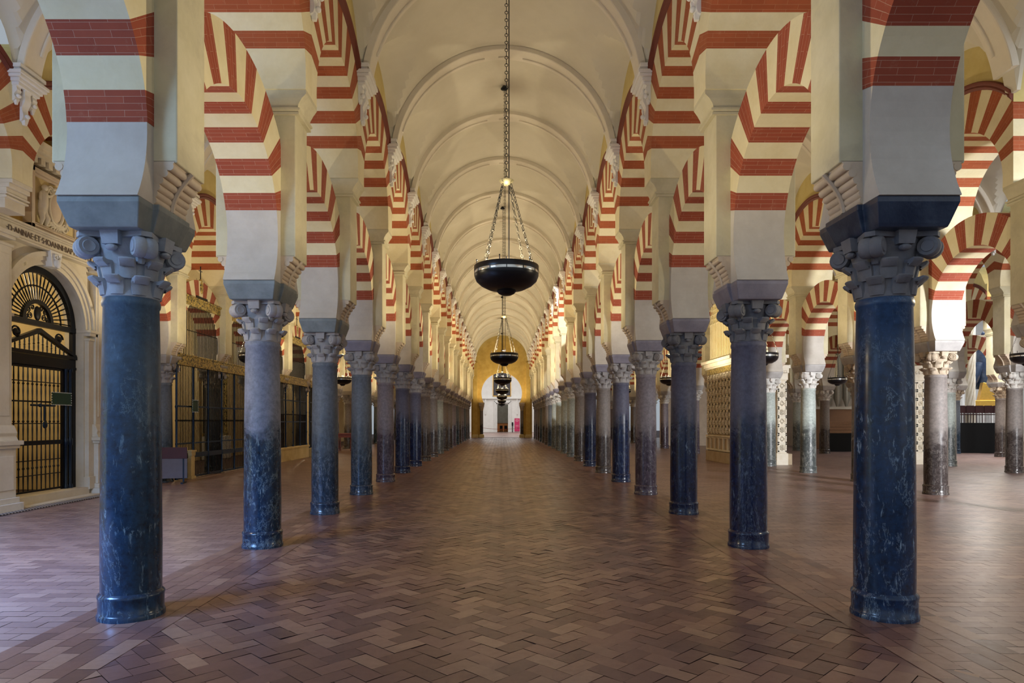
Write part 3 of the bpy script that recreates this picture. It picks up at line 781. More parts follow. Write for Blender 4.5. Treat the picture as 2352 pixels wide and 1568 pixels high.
# wall behind the upper arches and around the portal
mb = MB(); mb.box(PX-.42, PX-.08, 4.0, Y(4)-1.45, 5.44, 7.9); mb.box(PX-.42, PX, 4.0, ya, 0, 5.44)
struct(mb.build('wall_left_chapel', M['ochre'], None))
mb = MB(); mb.box(PX-.42, PX, yb, yb+.25, 0, 3.5); struct(mb.build('wall_left_return', M['ashlar'], None))
# cornice of the upper storey under the arch soffit
mb = MB()
for (a, b) in ((Y(1)+.25, Y(2)-.25), (Y(2)+.25, Y(3)-.25)):
    for z0, z1, p in ((6.86, 6.92, .16), (6.92, 7.00, .26), (7.00, 7.08, .36)): mb.box(PX-.1, PX+p, a, b, z0, z1)
    k = a+.08
    while k < b-.1: mb.box(PX-.1, PX+.13, k, k+.12, 6.74, 6.86); k += .22
struct(mb.build('trim_80', M['ashlar'], None))
for i, n in enumerate((2, 3)):
    t = thing('upper_pier', 'pale upper pier with moulded cap, %s of the coat of arms relief' % ('left' if i == 0 else 'right'), 'pillar', (LX, Y(n), 5.42), 'upper piers over the chapel portal')
    mb = MB(); mb.box(-.09, .515, -.25, .25, 0.0, .20); mb.build('pier_block', M['ashlar'], t, None, .01)
    mb = MB()
    for z0, z1, w_, d in ((.18, .215, .565, .275), (.215, .24, .535, .26), (.24, .27, .58, .285), (.27, .36, .55, .26), (.36, .44, .60, .26), (.44, .515, .65, .25)): mb.box(-.09, w_, -d, d, z0, z1)
    mb.build('cornice', M['ashlar'], t, None, .008)
# coat of arms
coat = thing('coat_of_arms', 'carved stone relief panel with oval shield and cherub, framed above the chapel portal', 'relief', (PX, yc+.15, 5.62))
c0, c1 = 12.83, 14.35; zb, zt = 5.62, 6.84; cm = (c0+c1)/2
mb = MB(); 
for (a, b, z0, z1) in ((c0, c1, zb, zb+.10), (c0, c1, zt-.10, zt), (c0, c0+.10, zb, zt), (c1-.10, c1, zb, zt)): mb.box(PX-.1, PX+.10, a, b, z0, z1)
for (a, b, z0, z1) in ((c0+.1, c1-.1, zb+.10, zb+.15), (c0+.1, c1-.1, zt-.15, zt-.10), (c0+.10, c0+.15, zb+.1, zt-.1), (c1-.15, c1-.10, zb+.1, zt-.1)): mb.box(PX-.1, PX+.06, a, b, z0, z1)
bw(mb, 'frame', M['roll'], coat, None, .01)
mb = MB(); mb.box(PX-.1, PX+.02, c0+.1, c1-.1, zb+.1, zt-.1); bw(mb, 'back_panel', M['ashlar2'], coat)
mb = MB(); mb.ball((PX+.03, cm, 6.20), 1, 28, 16, 0, (.07, .19, .30)); sh = bw(mb, 'oval_shield', M['roll'], coat, 60)
mb = MB(); mb.tube([(PX+.06, cm+.215*cos(a), 6.20+.325*sin(a)) for a in [2*PI*k/32 for k in range(32)]], .035, 8, 0, True)
for s in (-1, 1):   # scrolls
    for (yy, zz, r0) in ((.17, 6.53, .09), (.27, 5.86, .11), (.33, 6.40, .07)):
        mb.tube([(PX+.06, cm+s*(yy+r0*(1-k/26)*cos(k*.5)), zz+r0*(1-k/26)*sin(k*.5)) for k in range(22)], .024, 6)
    mb.tube([(PX+.05, cm+s*.24, 6.55), (PX+.08, cm+s*.33, 6.40), (PX+.07, cm+s*.30, 6.22), (PX+.08, cm+s*.34, 6.05), (PX+.06, cm+s*.25, 5.88), (PX+.06, cm+s*.06, 5.82)], .04, 8)
mb.tube([(PX+.06, cm-.12, 6.56), (PX+.10, cm-.04, 6.60), (PX+.10, cm+.04, 6.60), (PX+.06, cm+.12, 6.56)], .035, 8)
bw(mb, 'scrollwork', M['ashlar'], coat, 60)
mb = MB()  # cherub at left of the shield
yk = cm-.42
mb.tube([(PX+.06, yk, 5.98), (PX+.08, yk-.01, 6.14), (PX+.09, yk, 6.26), (PX+.08, yk+.01, 6.38), (PX+.08, yk+.02, 6.45)], [.065, .085, .078, .085, .04], 12)
mb.ball((PX+.10, yk+.03, 6.51), .062, 14, 10)
mb.tube([(PX+.08, yk+.03, 6.40), (PX+.12, yk+.12, 6.36), (PX+.12, yk+.21, 6.42)], [.036, .03, .022], 8)
mb.tube([(PX+.08, yk-.04, 6.39), (PX+.09, yk-.09, 6.28), (PX+.09, yk-.05, 6.18)], [.036, .03, .022], 8)
mb.tube([(PX+.07, yk-.03, 6.02), (PX+.11, yk-.05, 5.88), (PX+.07, yk-.04, 5.76)], [.062, .048, .028], 10)
mb.tube([(PX+.07, yk+.04, 6.02), (PX+.12, yk+.09, 5.90), (PX+.07, yk+.10, 5.77)], [.062, .048, .028], 10)
bw(mb, 'cherub', M['ashlar'], coat, 70)
mb = MB()
for k in range(9):
    a = -PI/2+(k-4)*.28; mb.tube([(PX+.05, cm+.05*cos(a), 5.93), (PX+.08, cm+.2*cos(a), 5.93+.12*sin(a)), (PX+.05, cm+.30*cos(a), 5.90+.17*sin(a))], [.02, .026, .012], 6)
bw(mb, 'shell_base', M['ashlar'], coat, 60); coat.location.z -= .18
# step and grate strip
st = MB(); st.box(PX-.42, PX+.10, yc-DR-.05, yc+DR+.05, .012, .20); o = st.build('threshold_step', M['ashlar'], None, None, .01); tag(o, 'worn pale stone threshold step under the arched iron gate', 'step')
st = MB(); st.box(PX+.30, PX+.52, A3-.8, A4+.8, .006, .024)
gm, gnt, gb = mat('patterned_border'); ck = nd(gnt, 'ShaderNodeTexChecker'); ck.inputs['Scale'].default_value = 26; ck.inputs['Color1'].default_value = (.04, .04, .05, 1); ck.inputs['Color2'].default_value = (.42, .38, .34, 1)
gnt.links.new(objvec(gnt, False), ck.inputs[0]); gnt.links.new(ck.outputs[0], gb.inputs['Base Color'])
o = st.build('border_strip', gm, None); tag(o, 'narrow black and white patterned strip in the floor before the chapel portal', 'floor strip')
st = MB(); st.box(PX, PX+.30, A3-.8, yb, .0, .05); o = st.build('stone_kerb', M['ashlar'], None, None, .01); tag(o, 'low pale stone kerb running along the foot of the chapel portal', 'kerb')

# iron gate (plane x = GX)
GX = PX-.22
gate = thing('iron_gate', 'tall black wrought iron gate with fanlight filling the arched chapel portal', 'gate', (GX, yc, .2))
R1 = DR-.015
mb = MB(); ring(mb, R1-.14, R1, GX-.03, GX+.05); mb.box(GX-.03, GX+.05, yc-R1, yc-R1+.10, .2, DZ); mb.box(GX-.03, GX+.05, yc+R1-.10, yc+R1, .2, DZ)
mb.box(GX-.04, GX+.06, yc-R1, yc+R1, DZ-.07, DZ+.04)
bw(mb, 'outer_frame', M['iron'], gate, 20)
def baluster(mb, p0, p1, r=.011, k=1.0, segs=6):
    p0, p1 = Vector(p0), Vector(p1); prof = [(0, 1), (.12, .9), (.30, 1.25), (.44, 1.0), (.47, 1.0), (.50, 2.1), (.53, 1.0), (.56, 1.0), (.70, 1.25), (.88, .9), (1, 1)]
    mb.tube([p0.lerp(p1, q) for q, _ in prof], [r*v*k for _, v in prof], segs)
mb = MB()
for k in range(25):
    a = PI*(k+.5)/25; baluster(mb, (GX, yc+.42*cos(a), DZ+.04+.42*sin(a)), (GX, yc+(R1-.13)*cos(a), DZ+.02+(R1-.13)*sin(a)), .013)
ring(mb, .72, .745, GX-.012, GX+.012, 40, DZ+.02)
fan = bw(mb, 'fan_bars', M['iron'], gate, 50)
mb = MB(); ring(mb, .37, .45, GX-.03, GX+.04, 32, DZ+.02)
for s in (-1, 1):
    for (yy, zz, r0, ph) in ((.20, .12, .07, 0), (.24, .24, .06, 1), (.13, .30, .05, 2), (.30, .10, .05, 3)):
        mb.tube([(GX, yc+s*(yy+r0*(1-k/30)*cos(k*.45+ph)), DZ+zz+r0*(1-k/30)*sin(k*.45+ph)) for k in range(24)], .011, 5)
mb.ball((GX+.01, yc, DZ+.19), 1, 16, 10, 0, (.03, .10, .15))
bw(mb, 'heraldic_roundel', M['iron'], gate, 50)
mb = MB()   # pediment
pz = DZ-.62
for s in (-1, 1):
    extr(mb, [(yc, DZ-.20), (yc, DZ-.11), (yc+s*(R1-.02), pz+.06), (yc+s*(R1-.02), pz-.0)], GX+.0, GX+.09)
    mb.tube([(GX+.03, yc+s*(.62+.13*(1-k/30)*cos(k*.4)), DZ-.26+.12*(1-k/30)*sin(k*.4)) for k in range(26)], .02, 6)
    mb.ball((GX+.03, yc+s*.62, DZ-.26), .07, 10, 8, 0, (.5, 1.3, 1))
mb.box(GX-.01, GX+.10, yc-R1+.02, yc+R1-.02, pz-.04, pz+.03); mb.box(GX-.01, GX+.06, yc-R1+.04, yc+R1-.04, pz-.22, pz-.05)
mb.box(GX-.01, GX+.08, yc-R1+.02, yc+R1-.02, pz-.26, pz-.21)
for k in range(-7, 8):
    zt_ = DZ-.2-(abs(k)*.13)*(DZ-.2-pz)/(R1)
    if zt_ > pz+.06: baluster(mb, (GX+.03, yc+k*.13, pz), (GX+.03, yc+k*.13, zt_), .012)
bw(mb, 'pediment', M['iron'], gate, 40)
zr = [.24, 1.22, DZ-.92]
mb = MB()
for k in range(-7, 8):
    y0 = yc+k*.128
    baluster(mb, (GX, y0, .24), (GX, y0, 1.18), .012); baluster(mb, (GX, y0, 1.25), (GX, y0, 2.05), .012); baluster(mb, (GX, y0, 2.05), (GX, y0, DZ-.90), .012)
    if k == -7 or k == 7 or k == 6: mb.box(GX-.02, GX+.03, y0-.025, y0+.025, .2, DZ-.85)
bw(mb, 'bars', M['iron'], gate, 50)
mb = MB(); mb.box(GX-.02, GX+.035, yc-1.0, yc+1.0, 1.17, 1.26); mb.box(GX-.02, GX+.02, yc-1.0, yc+1.0, .22, .26); mb.box(GX-.012, GX+.014, yc-1.0, yc+1.0, 2.04, 2.07)
for z in (.55, .85, 1.60, 2.45): mb.box(GX-.008, GX+.008, yc-1.0, yc+1.0, z, z+.018)
mb.box(GX-.02, GX+.03, yc-1.0, yc+1.0, DZ-.93, DZ-.88)
bw(mb, 'rails', M['iron'], gate)
mb = MB()
for y0, r in ((yc+.83, .034), (yc+.97, .036), (yc-.97, .036)):
    mb.lathe([(r*1.5, .2), (r*1.5, .27), (r, .3), (r, 1.12), (r*1.5, 1.16), (r*1.5, 1.26), (r, 1.30), (r, DZ-.95), (r*1.5, DZ-.9), (r*1.5, DZ-.86)], 12, 0, Matrix.Translation((GX+.04, y0, 0)))
bw(mb, 'posts', M['blueiron'], gate, 40)
mb = MB(); mb.cyl((GX+.06, yc-.25, 1.98), (GX+.06, yc+.45, 1.98), .022, 8); mb.cyl((GX+.06, yc+.14, 1.98), (GX+.06, yc+.14, 1.66), .02, 8); mb.ball((GX+.07, yc+.14, 1.58), .065, 12, 8, 0, (.5, 1, 1.2)); mb.ball((GX+.07, yc+.0, 1.98), .04, 10, 8)
bw(mb, 'lock_bolt', M['blueiron'], gate, 50)
def sign(y0, y1, z0, z1, x, label):
    t = thing('hanging_sign', label, 'sign', (x, (y0+y1)/2, z0), 'green signs hung on the ironwork')
    mb = MB(); mb.box(x, x+.012, y0, y1, z0, z1); bw(mb, 'panel', M['green'], t)
    mb = MB(); 
    n = int((y1-y0)/.045)
    for i in range(n+1):
        for z in (z0, z1): mb.ball((x+.014, y0+(y1-y0)*i/n, z), .011, 6, 5)
    n = int((z1-z0)/.045)
    for i in range(1, n):
        for y in (y0, y1): mb.ball((x+.014, y, z0+(z1-z0)*i/n), .011, 6, 5)
    bw(mb, 'studded_border', M['white_marble'], t, 50)
sign(yc+.30, yc+.92, 2.00, 2.26, GX+.09, 'green rectangular sign with pale studded edge hung on the arched chapel gate')

# chapel interior behind the gate and the left outer wall
mb = MB(); mb.box(-13.0, -12.8, 2, 64, 0, 9); struct(mb.build('wall_left', M['chapel'], None))
mb = MB(); mb.box(-12.8, PX-.42, A3-1.2, A3-1.0, 0, 6.0); mb.box(-12.8, PX-.42, A4+1.0, A4+1.2, 0, 5.2); mb.box(-12.8, PX-.3, A3-1.2, A4+1.2, 5.6, 5.75)
struct(mb.build('wall_chapel_sides', M['chapel'], None))
mb = MB(); mb.box(-12.8, LX-.66, Y(4), Y(18), 8.0, 8.2); struct(mb.build('ceiling_chapels', M['chapel'], None))

# ------------------------------------------------------------------ gilded screens
QX = -9.02
def bars(mb, y0, y1, z0, z1, x=QX, step=.092, r=.0135):
    n = max(1, round((y1-y0)/step))
    for i in range(n+1):
        y = y0+(y1-y0)*i/n; h = z1-z0
        mb.tube([(x, y, z0), (x, y, z0+h*.49), (x, y, z0+h*.5), (x, y, z0+h*.51), (x, y, z1)], [r, r, r*2, r, r], 5)
def crest(par, y0, z0, x=QX):
    mb = MB(); mb.box(x-.05, x+.05, y0-.36, y0+.36, z0, z0+.10, 0)
    for s in (-1, 1):
        mb.tube([(x, y0+s*(.30+.14*(1-k/30)*cos(k*.42)), z0+.20+.12*(1-k/30)*sin(k*.42)) for k in range(26)], .018, 6)
        mb.tube([(x, y0+s*.14, z0+.1), (x, y0+s*.2, z0+.30), (x, y0+s*.12, z0+.42)], .02, 6)
        mb.cyl((x, y0+s*.26, z0+.1), (x, y0+s*.26, z0+.62), .010, 6, 0, .004)
    mb.cyl((x, y0, z0+.62), (x, y0, z0+1.02), .014, 6); mb.cyl((x, y0-.10, z0+.88), (x, y0+.10, z0+.88), .014, 6)
    o = bw(mb, 'crest_scrolls', M['iron'], par, 50)
    mb = MB(); mb.ball((x, y0, z0+.38), 1, 18, 12, 0, (.05, .17, .27)); 
    bw(mb, 'crest_medallion', M['gilt'], par, 50)
def screen(y0, y1, gaps, label, tiers=2, plinth=0, zt=5.22, crests=()):
    t = thing('iron_screen', label, 'screen', (QX, (y0+y1)/2, 0), 'gilded iron screens closing the left chapels')
    zb = max(.04, plinth)
    if plinth:
        mb = MB(); mb.box(QX-.14, QX+.14, y0, y1, 0, plinth-.08); mb.box(QX-.17, QX+.17, y0-.03, y1+.03, plinth-.08, plinth); bw(mb, 'stone_plinth', M['ashlar2'], t, None, .008)
    mb = MB(); bars(mb, y0, y1, zb, 3.30); bw(mb, 'lower_bars', M['iron'], t, 50)
    mb = MB()
    for z in ((1.0, 2.05) if not plinth else (1.6, 2.5)): mb.box(QX-.02, QX+.02, y0, y1, z, z+.045)
    if not plinth: mb.box(QX-.03, QX+.035, y0, y1, .60, .74); mb.box(QX-.03, QX+.03, y0, y1, .03, .09)
    bw(mb, 'cross_rails', M['blueiron'], t)
    mb = MB(); k = y0
    while k <= y1+.01:
        mb.lathe([(.05, zb), (.05, zb+.06), (.03, zb+.1), (.03, zb+.55), (.045, zb+.6), (.03, zb+.65), (.03, 2.0), (.045, 2.05), (.03, 2.1), (.03, 3.3)], 10, 0, Matrix.Translation((QX+.02, k, 0))); k += (y1-y0)/max(1, round((y1-y0)/1.05))
    bw(mb, 'posts', M['blueiron'], t, 40)
    mb = MB(); mb.box(QX-.05, QX+.07, y0, y1, 3.26, 3.50); mb.box(QX-.07, QX+.11, y0, y1, 3.50, 3.54); mb.box(QX-.06, QX+.09, y0, y1, 3.22, 3.26)
    bw(mb, 'lower_frieze', M['gilt'], t)
    if tiers == 2:
        for a, b in gaps:
            mb = MB(); bars(mb, a, b, 3.54, zt-.24); bw(mb, 'upper_bars', M['iron'], t, 50)
            mb = MB(); mb.box(QX-.05, QX+.07, a, b, zt-.24, zt-.03); mb.box(QX-.07, QX+.11, a-.02, b+.02, zt-.03, zt+.02); bw(mb, 'upper_frieze', M['gilt'], t)
    for c in crests: crest(t, c, zt+.02)
    return t
g1 = (Y(4)+.28, Y(5)-.28); g2 = (Y(5)+.28, Y(6)-.28); g3 = (Y(7)+.28, Y(8)-.28)
screen(Y(4)+.1, Y(6)-.2, [g1, g2], 'tall two-tier iron screen with gilded friezes and cross-topped crest, widest of the left screens', 2, 0, 5.22, ((g1[0]+g1[1])/2+.05, (g2[0]+g2[1])/2))
screen(Y(6)+.2, Y(8)-.2, [(Y(6)+.28, Y(7)-.28), g3], 'two-tier iron screen with gilded friezes on a pale stone plinth, farther left', 2, .56, 5.22, ((g3[0]+g3[1])/2,))
screen(Y(8)+.3, Y(9)-.2, [], 'lower single-tier iron screen with gilded top on stone plinth, farthest of left screens', 1, .40)
sign(S*6.12, S*6.12+.36, 1.92, 2.26, QX+.06, 'small green sign with pale studded edge hung on the tall gilded iron screen')
# end post and barrier
mb = MB(); mb.box(QX-.13, QX+.15, Y(4)+.72, Y(4)+1.0, .0, .08); mb.box(QX-.10, QX+.12, Y(4)+.75, Y(4)+.97, .08, .66); mb.prism([(Y(4)+.75, .66), (Y(4)+.97, .66), (Y(4)+1.0, .78), (Y(4)+.72, .78)], QX-.12, QX+.14, 'x'); mb.box(QX-.14, QX+.16, Y(4)+.70, Y(4)+1.02, .78, .82)
o = mb.build('stone_post', M['ashlar2'], None, None, .008); tag(o, 'short yellow stone post at the foot of the gilded screen beside the maroon barrier', 'post')
bar_ = thing('crowd_barrier', 'low barrier with maroon board over grey mesh panel standing before the left screen', 'barrier', (-8.85, S*5.62, 0)); bar_.rotation_euler = (0, 0, .25)
mb = MB(); mb.box(-.72, .45, -.025, .025, .66, .96); mb.build('board', M['maroon'], bar_, None, .006)
mb = MB(); mb.box(-.72, .45, -.012, .012, .14, .66); mb.build('mesh_panel', M['mesh'], bar_)
for x in (-.62, .36):
    mb = MB(); mb.box(x-.02, x+.02, -.02, .02, .04, .70); mb.box(x-.03, x+.03, -.22, .22, .0, .04); mb.build('foot_bracket', M['iron'], bar_)
# altar things inside the left chapels
def altarpiece(y, label, w=2.0, h=4.2):
    t = thing('altarpiece', label, 'altarpiece', (-12.75, y, 0), 'gilded altarpieces in the left chapels')
    mb = MB(); mb.box(0, .45, -w/2, w/2, 0, 1.0); mb.build('altar_table', M['white_marble'], t, None, .02)
    mb = MB()
    for s in (-1, 1):
        mb.lathe([(.12, 1.1), (.09, 1.2), (.085, h-.7), (.13, h-.6)], 12, 0, Matrix.Translation((.22, s*(w/2-.12), 0)))
    mb.box(0, .35, -w/2, w/2, h-.6, h-.3); mb.prism([(-w/2, h-.3), (w/2, h-.3), (0, h+.3)], 0, .3, 'x'); mb.box(0, .3, -w/2, w/2, 1.0, 1.12)
    mb.build('gilded_frame', M['gilt'], t, 40)
    mb = MB(); mb.box(0, .12, -w/2+.25, w/2-.25, 1.12, h-.6); mb.build('picture', M['painting'], t)
altarpiece(Y(5)-1.55, 'gilded altarpiece glowing behind the tall two-tier iron screen')
altarpiece(Y(7)+1.55, 'gilded altarpiece glowing behind the screen on the stone plinth')
altarpiece(Y(13), 'gilded altarpiece in the farthest left chapel seen between columns', 2.4)
t = thing('wooden_lectern', 'dark red wooden table on turned legs by the left wall between columns', 'table', (-8.7, S*11.8, 0))
mb = MB(); mb.box(-.5, .5, -.35, .35, .90, .97); mb.build('table_top', M['redwood'], t, None, .01)
mb = MB(); mb.box(-.42, .42, -.28, .28, .74, .90); mb.build('apron', M['redwood'], t)
for x in (-.36, .36):
    for y in (-.24, .24):
        mb = MB(); mb.lathe([(.05, .0), (.055, .06), (.03, .1), (.06, .2), (.03, .3), (.045, .5), (.03, .7), (.05, .76)], 12, 0, Matrix.Translation((x, y, 0))); mb.build('leg', M['redwood'], t, 40)

# ------------------------------------------------------------------ end wall with horseshoe opening, and the white room beyond
EY = S*20.95
AR, AZ = 2.02, 4.42
def end_wall():
    mb = MB(); N = 48; b0 = math.asin((3.45-AZ)/AR); W = 3.0; top = 10.2
    pts = [(AR*cos(b0+(PI-2*b0)*i/N), AZ+AR*sin(b0+(PI-2*b0)*i/N)) for i in range(N+1)]
    for i in range(N):
        p, q = pts[i], pts[i+1]
        if min(p[1], q[1]) < AZ-.005: continue
        mb.prism([p, (p[0], top), (q[0], top), q], EY, EY+.8, 'y')
    for s in (-1, 1):
        mb.box(min(s*AR, s*W), max(s*AR, s*W), EY, EY+.8, 0, top)
        x = AR*cos(b0); 
        low = [p for p in pts if p[1] < AZ and p[0]*s > 0]
        poly = [(s*AR, 3.45)]+[(s*x, 3.45)]+sorted(low, key=lambda p: p[1])[1:]+[(s*AR, AZ)]
        mb.prism(poly, EY, EY+.8, 'y')
    struct(mb.build('wall_end', M['ochre'], None))
end_wall()
for s, nm in ((-1, 'left'), (1, 'right')):
    t = thing('jamb_column', 'dark column standing at the %s jamb of the far horseshoe opening' % nm, 'column', (s*1.98, EY-.05, 0), 'columns flanking the far opening')
    mb = MB(); mb.lathe([(.16, .35), (.16, 2.6), (.17, 2.65)], 20); mb.build('shaft', M['s_brown'], t, 40)
    mb = MB(); mb.box(-.24, .24, -.24, .24, 0, .28); mb.lathe([(.22, .28), (.18, .35)], 20); mb.build('base', M['ashlar2'], t, 40)
    mb = MB(); mb.lathe([(.16, 2.65), (.18, 2.8), (.25, 3.1)], 16); mb.build('capital', M['cap_warm'], t, 40)
    mb = MB(); mb.box(-.28, .28, -.28, .28, 3.1, 3.45, 0, None, .04, .04); mb.build('impost_block', M['cap_warm'], t)
    t = thing('wall_pier', 'yellow plastered pier with stepped base %s of the far opening' % nm, 'pillar', (s*2.6, EY-.1, 0), 'yellow piers flanking the far opening')
    mb = MB(); mb.box(-.22, .22, -.2, .1, .3, 7.4); mb.build('pier_shaft', M['ochre'], t, None, .02)
    mb = MB(); mb.box(-.32, .32, -.3, .1, 0, .22); mb.box(-.27, .27, -.25, .1, .22, .32); mb.build('base', M['ashlar2'], t, None, .01)
BY = S*31
mb = MB(); 
dx0, dx1, dz = -.62, .95, 4.1
mb.box(-7, dx0, BY, BY+.3, 0, 12); mb.box(dx1, 7, BY, BY+.3, 0, 12); mb.box(dx0, dx1, BY, BY+.3, dz, 12)
mb.box(-7, 7, BY-.35, BY, 4.86, 4.98)
for x in (-2.4, 2.2): mb.box(x, x+.16, BY-.22, BY, 2.6, 4.86)
struct(mb.build('wall_back_room', M['white'], None))
mb = MB(); mb.box(-7.2, -7, EY+.8, BY, 0, 12); struct(mb.build('wall_back_left', M['white'], None))
mb = MB(); mb.box(7, 7.2, EY+.8, BY, 0, 12); struct(mb.build('wall_back_right', M['white'], None))
df = MB()
for o_, p in ((0, .16), (.16, .34), (.32, .22)):
    df.box(dx0-.14-o_, dx0-o_, BY-p, BY, 0, dz+.14+o_); df.box(dx1+o_, dx1+.14+o_, BY-p, BY, 0, dz+.14+o_); df.box(dx0-.14-o_, dx1+.14+o_, BY-p, BY, dz+o_, dz+.14+o_)
o = df.build('door_surround', M['white'], None, None, .01); tag(o, 'white moulded stone surround of the doorway in the far bright room', 'door surround')
pt = thing('large_painting', 'large dark framed painting high on the white wall of the far room', 'painting', (0.05, BY-.1, 5.3))
mb = MB(); mb.box(-1.25, 1.25, 0, .08, 0, 3.6); mb.build('canvas', M['painting'], pt)
mb = MB()
for a in ((-1.33, 1.33, -.08, .02), (-1.33, 1.33, 3.58, 3.68)): mb.box(a[0], a[1], -.04, .09, a[2], a[3])
for x in (-1.33, 1.25): mb.box(x, x+.08, -.04, .09, -.08, 3.68)
mb.build('frame', M['gold'], pt)
ps = thing('pink_poster', 'bright pink information panel on the white wall right of the far doorway', 'poster', (2.27, BY-.1, .12))
mb = MB(); mb.box(-.38, .38, 0, .06, 0, 1.9); mb.build('panel', M['pink'], ps)
mb = MB()
for k in (1, .55):
    mb.tube([(.24*k*cos(2*PI*i/24), -.01, 1.58+.15*k*sin(2*PI*i/24)) for i in range(24)], .015, 5, 0, True)
for z in (.9, .8, .7, .45): mb.box(-.22, .22, -.008, 0, z, z+.02)
mb.build('emblem', M['pale'], ps)
mb = MB(); mb.box(1.55, 1.66, BY-.12, BY-.02, .0, .95); mb.box(1.50, 1.71, BY-.13, BY-.01, .95, 1.45); o = mb.build('rope_stand', M['iron'], None); tag(o, 'slim black stand between doorway and pink panel in the far room', 'stand')
mb = MB(); mb.tube([(-1.9+3.9*i/16, EY+1.4, .95-.14*math.sin(PI*i/16)) for i in range(17)], .018, 6); o = mb.build('barrier_rope', M['rope'], None, 40); tag(o, 'thin red barrier rope stretched across the far horseshoe opening', 'rope')
for s, nm in ((-1, 'left'), (1, 'right')):
    mb = MB(); mb.lathe([(.14, 0), (.14, .02), (.02, .04), (.018, 1.0), (.03, 1.03)], 12, 0, Matrix.Translation((s*1.93 if s < 0 else 2.0, EY+1.4, 0))); o = mb.build('rope_post', M['brass'], None, 40); tag(o, 'slim brass post holding the %s end of the far red rope' % nm, 'post')
mb = MB(); mb.box(-3, 3.4, BY+6, BY+6.2, 0, 6); mb.box(-3, -2.8, BY+.3, BY+6, 0, 6); mb.box(3.2, 3.4, BY+.3, BY+6, 0, 6); struct(mb.build('wall_inner_room', M['ashlar'], None))
oc = thing('orange_counter', 'orange counter with dark chairs seen through the far doorway', 'counter', (.3, BY+4.5, 0))
mb = MB(); mb.box(-1.6, 1.6, 0, .5, 0, 1.25); mb.build('front', M['orange'], oc)
mb = MB(); mb.box(-1.7, 1.7, -.05, .6, 1.25, 1.32); mb.build('top', M['wood'], oc)
for i, x in enumerate((-.35, .35)):
    t = thing('dark_chair', 'dark chair before the orange counter, %s of the two' % ('left' if i == 0 else 'right'), 'chair', (x+.3, BY+3.8, 0), 'chairs at the orange counter')
    mb = MB(); mb.box(-.22, .22, -.22, .22, .43, .48); mb.build('seat', M['dark'], t)
    mb = MB(); mb.box(-.22, .22, .18, .22, .48, .92); mb.build('backrest', M['dark'], t)
    for a in (-.2, .2):
        for b in (-.2, .2): mb = MB(); mb.cyl((a, b, 0), (a, b, .44), .018, 6); mb.build('leg', M['dark'], t)

# ------------------------------------------------------------------ carved choir block (right aisle)
CX0, CX1, CY0, CY1 = 8.72, 10.62, S*8.03, S*9.03
ch = thing('carved_choir_block', 'tall carved limestone choir wall with panelled faces standing in the right aisle', 'carved wall', ((CX0+CX1)/2, CY0, 0))
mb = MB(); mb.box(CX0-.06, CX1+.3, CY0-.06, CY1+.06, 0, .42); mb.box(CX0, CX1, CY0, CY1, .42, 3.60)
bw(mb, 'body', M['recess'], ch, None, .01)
mb = MB()   # blind niches at the foot, rosette panels above; west face (x = CX0)
NN = 6; wy = (CY1-CY0)/NN
for i in range(NN):
    a = CY0+i*wy
    for z0, z1, p in ((.46, .52, .07), (.96, 1.0, .05)): mb.box(CX0-p, CX0+.01, a+.02, a+wy-.02, z0, z1)
    mb.box(CX0-.06, CX0+.01, a, a+.05, .5, 1.0); mb.box(CX0-.06, CX0+.01, a+wy-.05, a+wy, .5, 1.0)
mb.box(CX0-.08, CX0+.01, CY0, CY1, 1.02, 1.08)
bw(mb, 'foot_niches', M['carved'], ch)
mb = MB(); RZ0 = 1.14; nr = 8; hz = (3.56-RZ0)/nr
def panel(mb, P, u0, u1, z0, z1, kind):
    # P(u,w,z) maps panel coordinates to the world; frame + rosette or lozenge
    b = .045
    def bx(a, c, e, f, d):
        q = [P(a, 0, e), P(c, 0, e), P(c, d, e), P(a, d, e), P(a, 0, f), P(c, 0, f), P(c, d, f), P(a, d, f)]
        mb.add(q, [(0, 1, 2, 3), (4, 5, 6, 7), (0, 1, 5, 4), (1, 2, 6, 5), (2, 3, 7, 6), (3, 0, 4, 7)])
    bx(u0, u1, z0, z0+b, .035); bx(u0, u1, z1-b, z1, .035); bx(u0, u0+b, z0, z1, .035); bx(u1-b, u1, z0, z1, .035)
    cu, cz = (u0+u1)/2, (z0+z1)/2; r = min(u1-u0, z1-z0)*.30
    if kind == 0:
        for k in range(8):
            a = k*PI/4; mb.add([P(cu, .09, cz), P(cu+r*cos(a-.3), .015, cz+r*sin(a-.3)), P(cu+r*1.25*cos(a), .045, cz+r*1.25*sin(a)), P(cu+r*cos(a+.3), .015, cz+r*sin(a+.3))], [(0, 1, 2), (0, 2, 3)])
    else:
        pr = [P(cu+r*1.3*cos(k*PI/2), .0, cz+r*1.3*sin(k*PI/2)) for k in range(4)]; pi_ = [P(cu+r*.8*cos(k*PI/2), .055, cz+r*.8*sin(k*PI/2)) for k in range(4)]; pj = [P(cu+r*.55*cos(k*PI/2), .01, cz+r*.55*sin(k*PI/2)) for k in range(4)]
        mb.add(pr+pi_+pj, [(k, (k+1) % 4, 4+(k+1) % 4, 4+k) for k in range(4)]+[(4+k, 4+(k+1) % 4, 8+(k+1) % 4, 8+k) for k in range(4)])
for i in range(NN+2):
    wz = (CY1-CY0)/(NN+2)
    for j in range(nr):
        panel(mb, lambda u, w, z: (CX0-w, u, z), CY0+i*wz+.01, CY0+(i+1)*wz-.01, RZ0+j*hz, RZ0+(j+1)*hz-.01, 0)
bw(mb, 'rosette_panels', M['carved'], ch)
mb = MB(); mb.box(CX0-.03, CX1, CY0-.03, CY1+.03, 3.58, 3.80); bw(mb, 'foliage_frieze', M['gilt'], ch)
mb = MB()
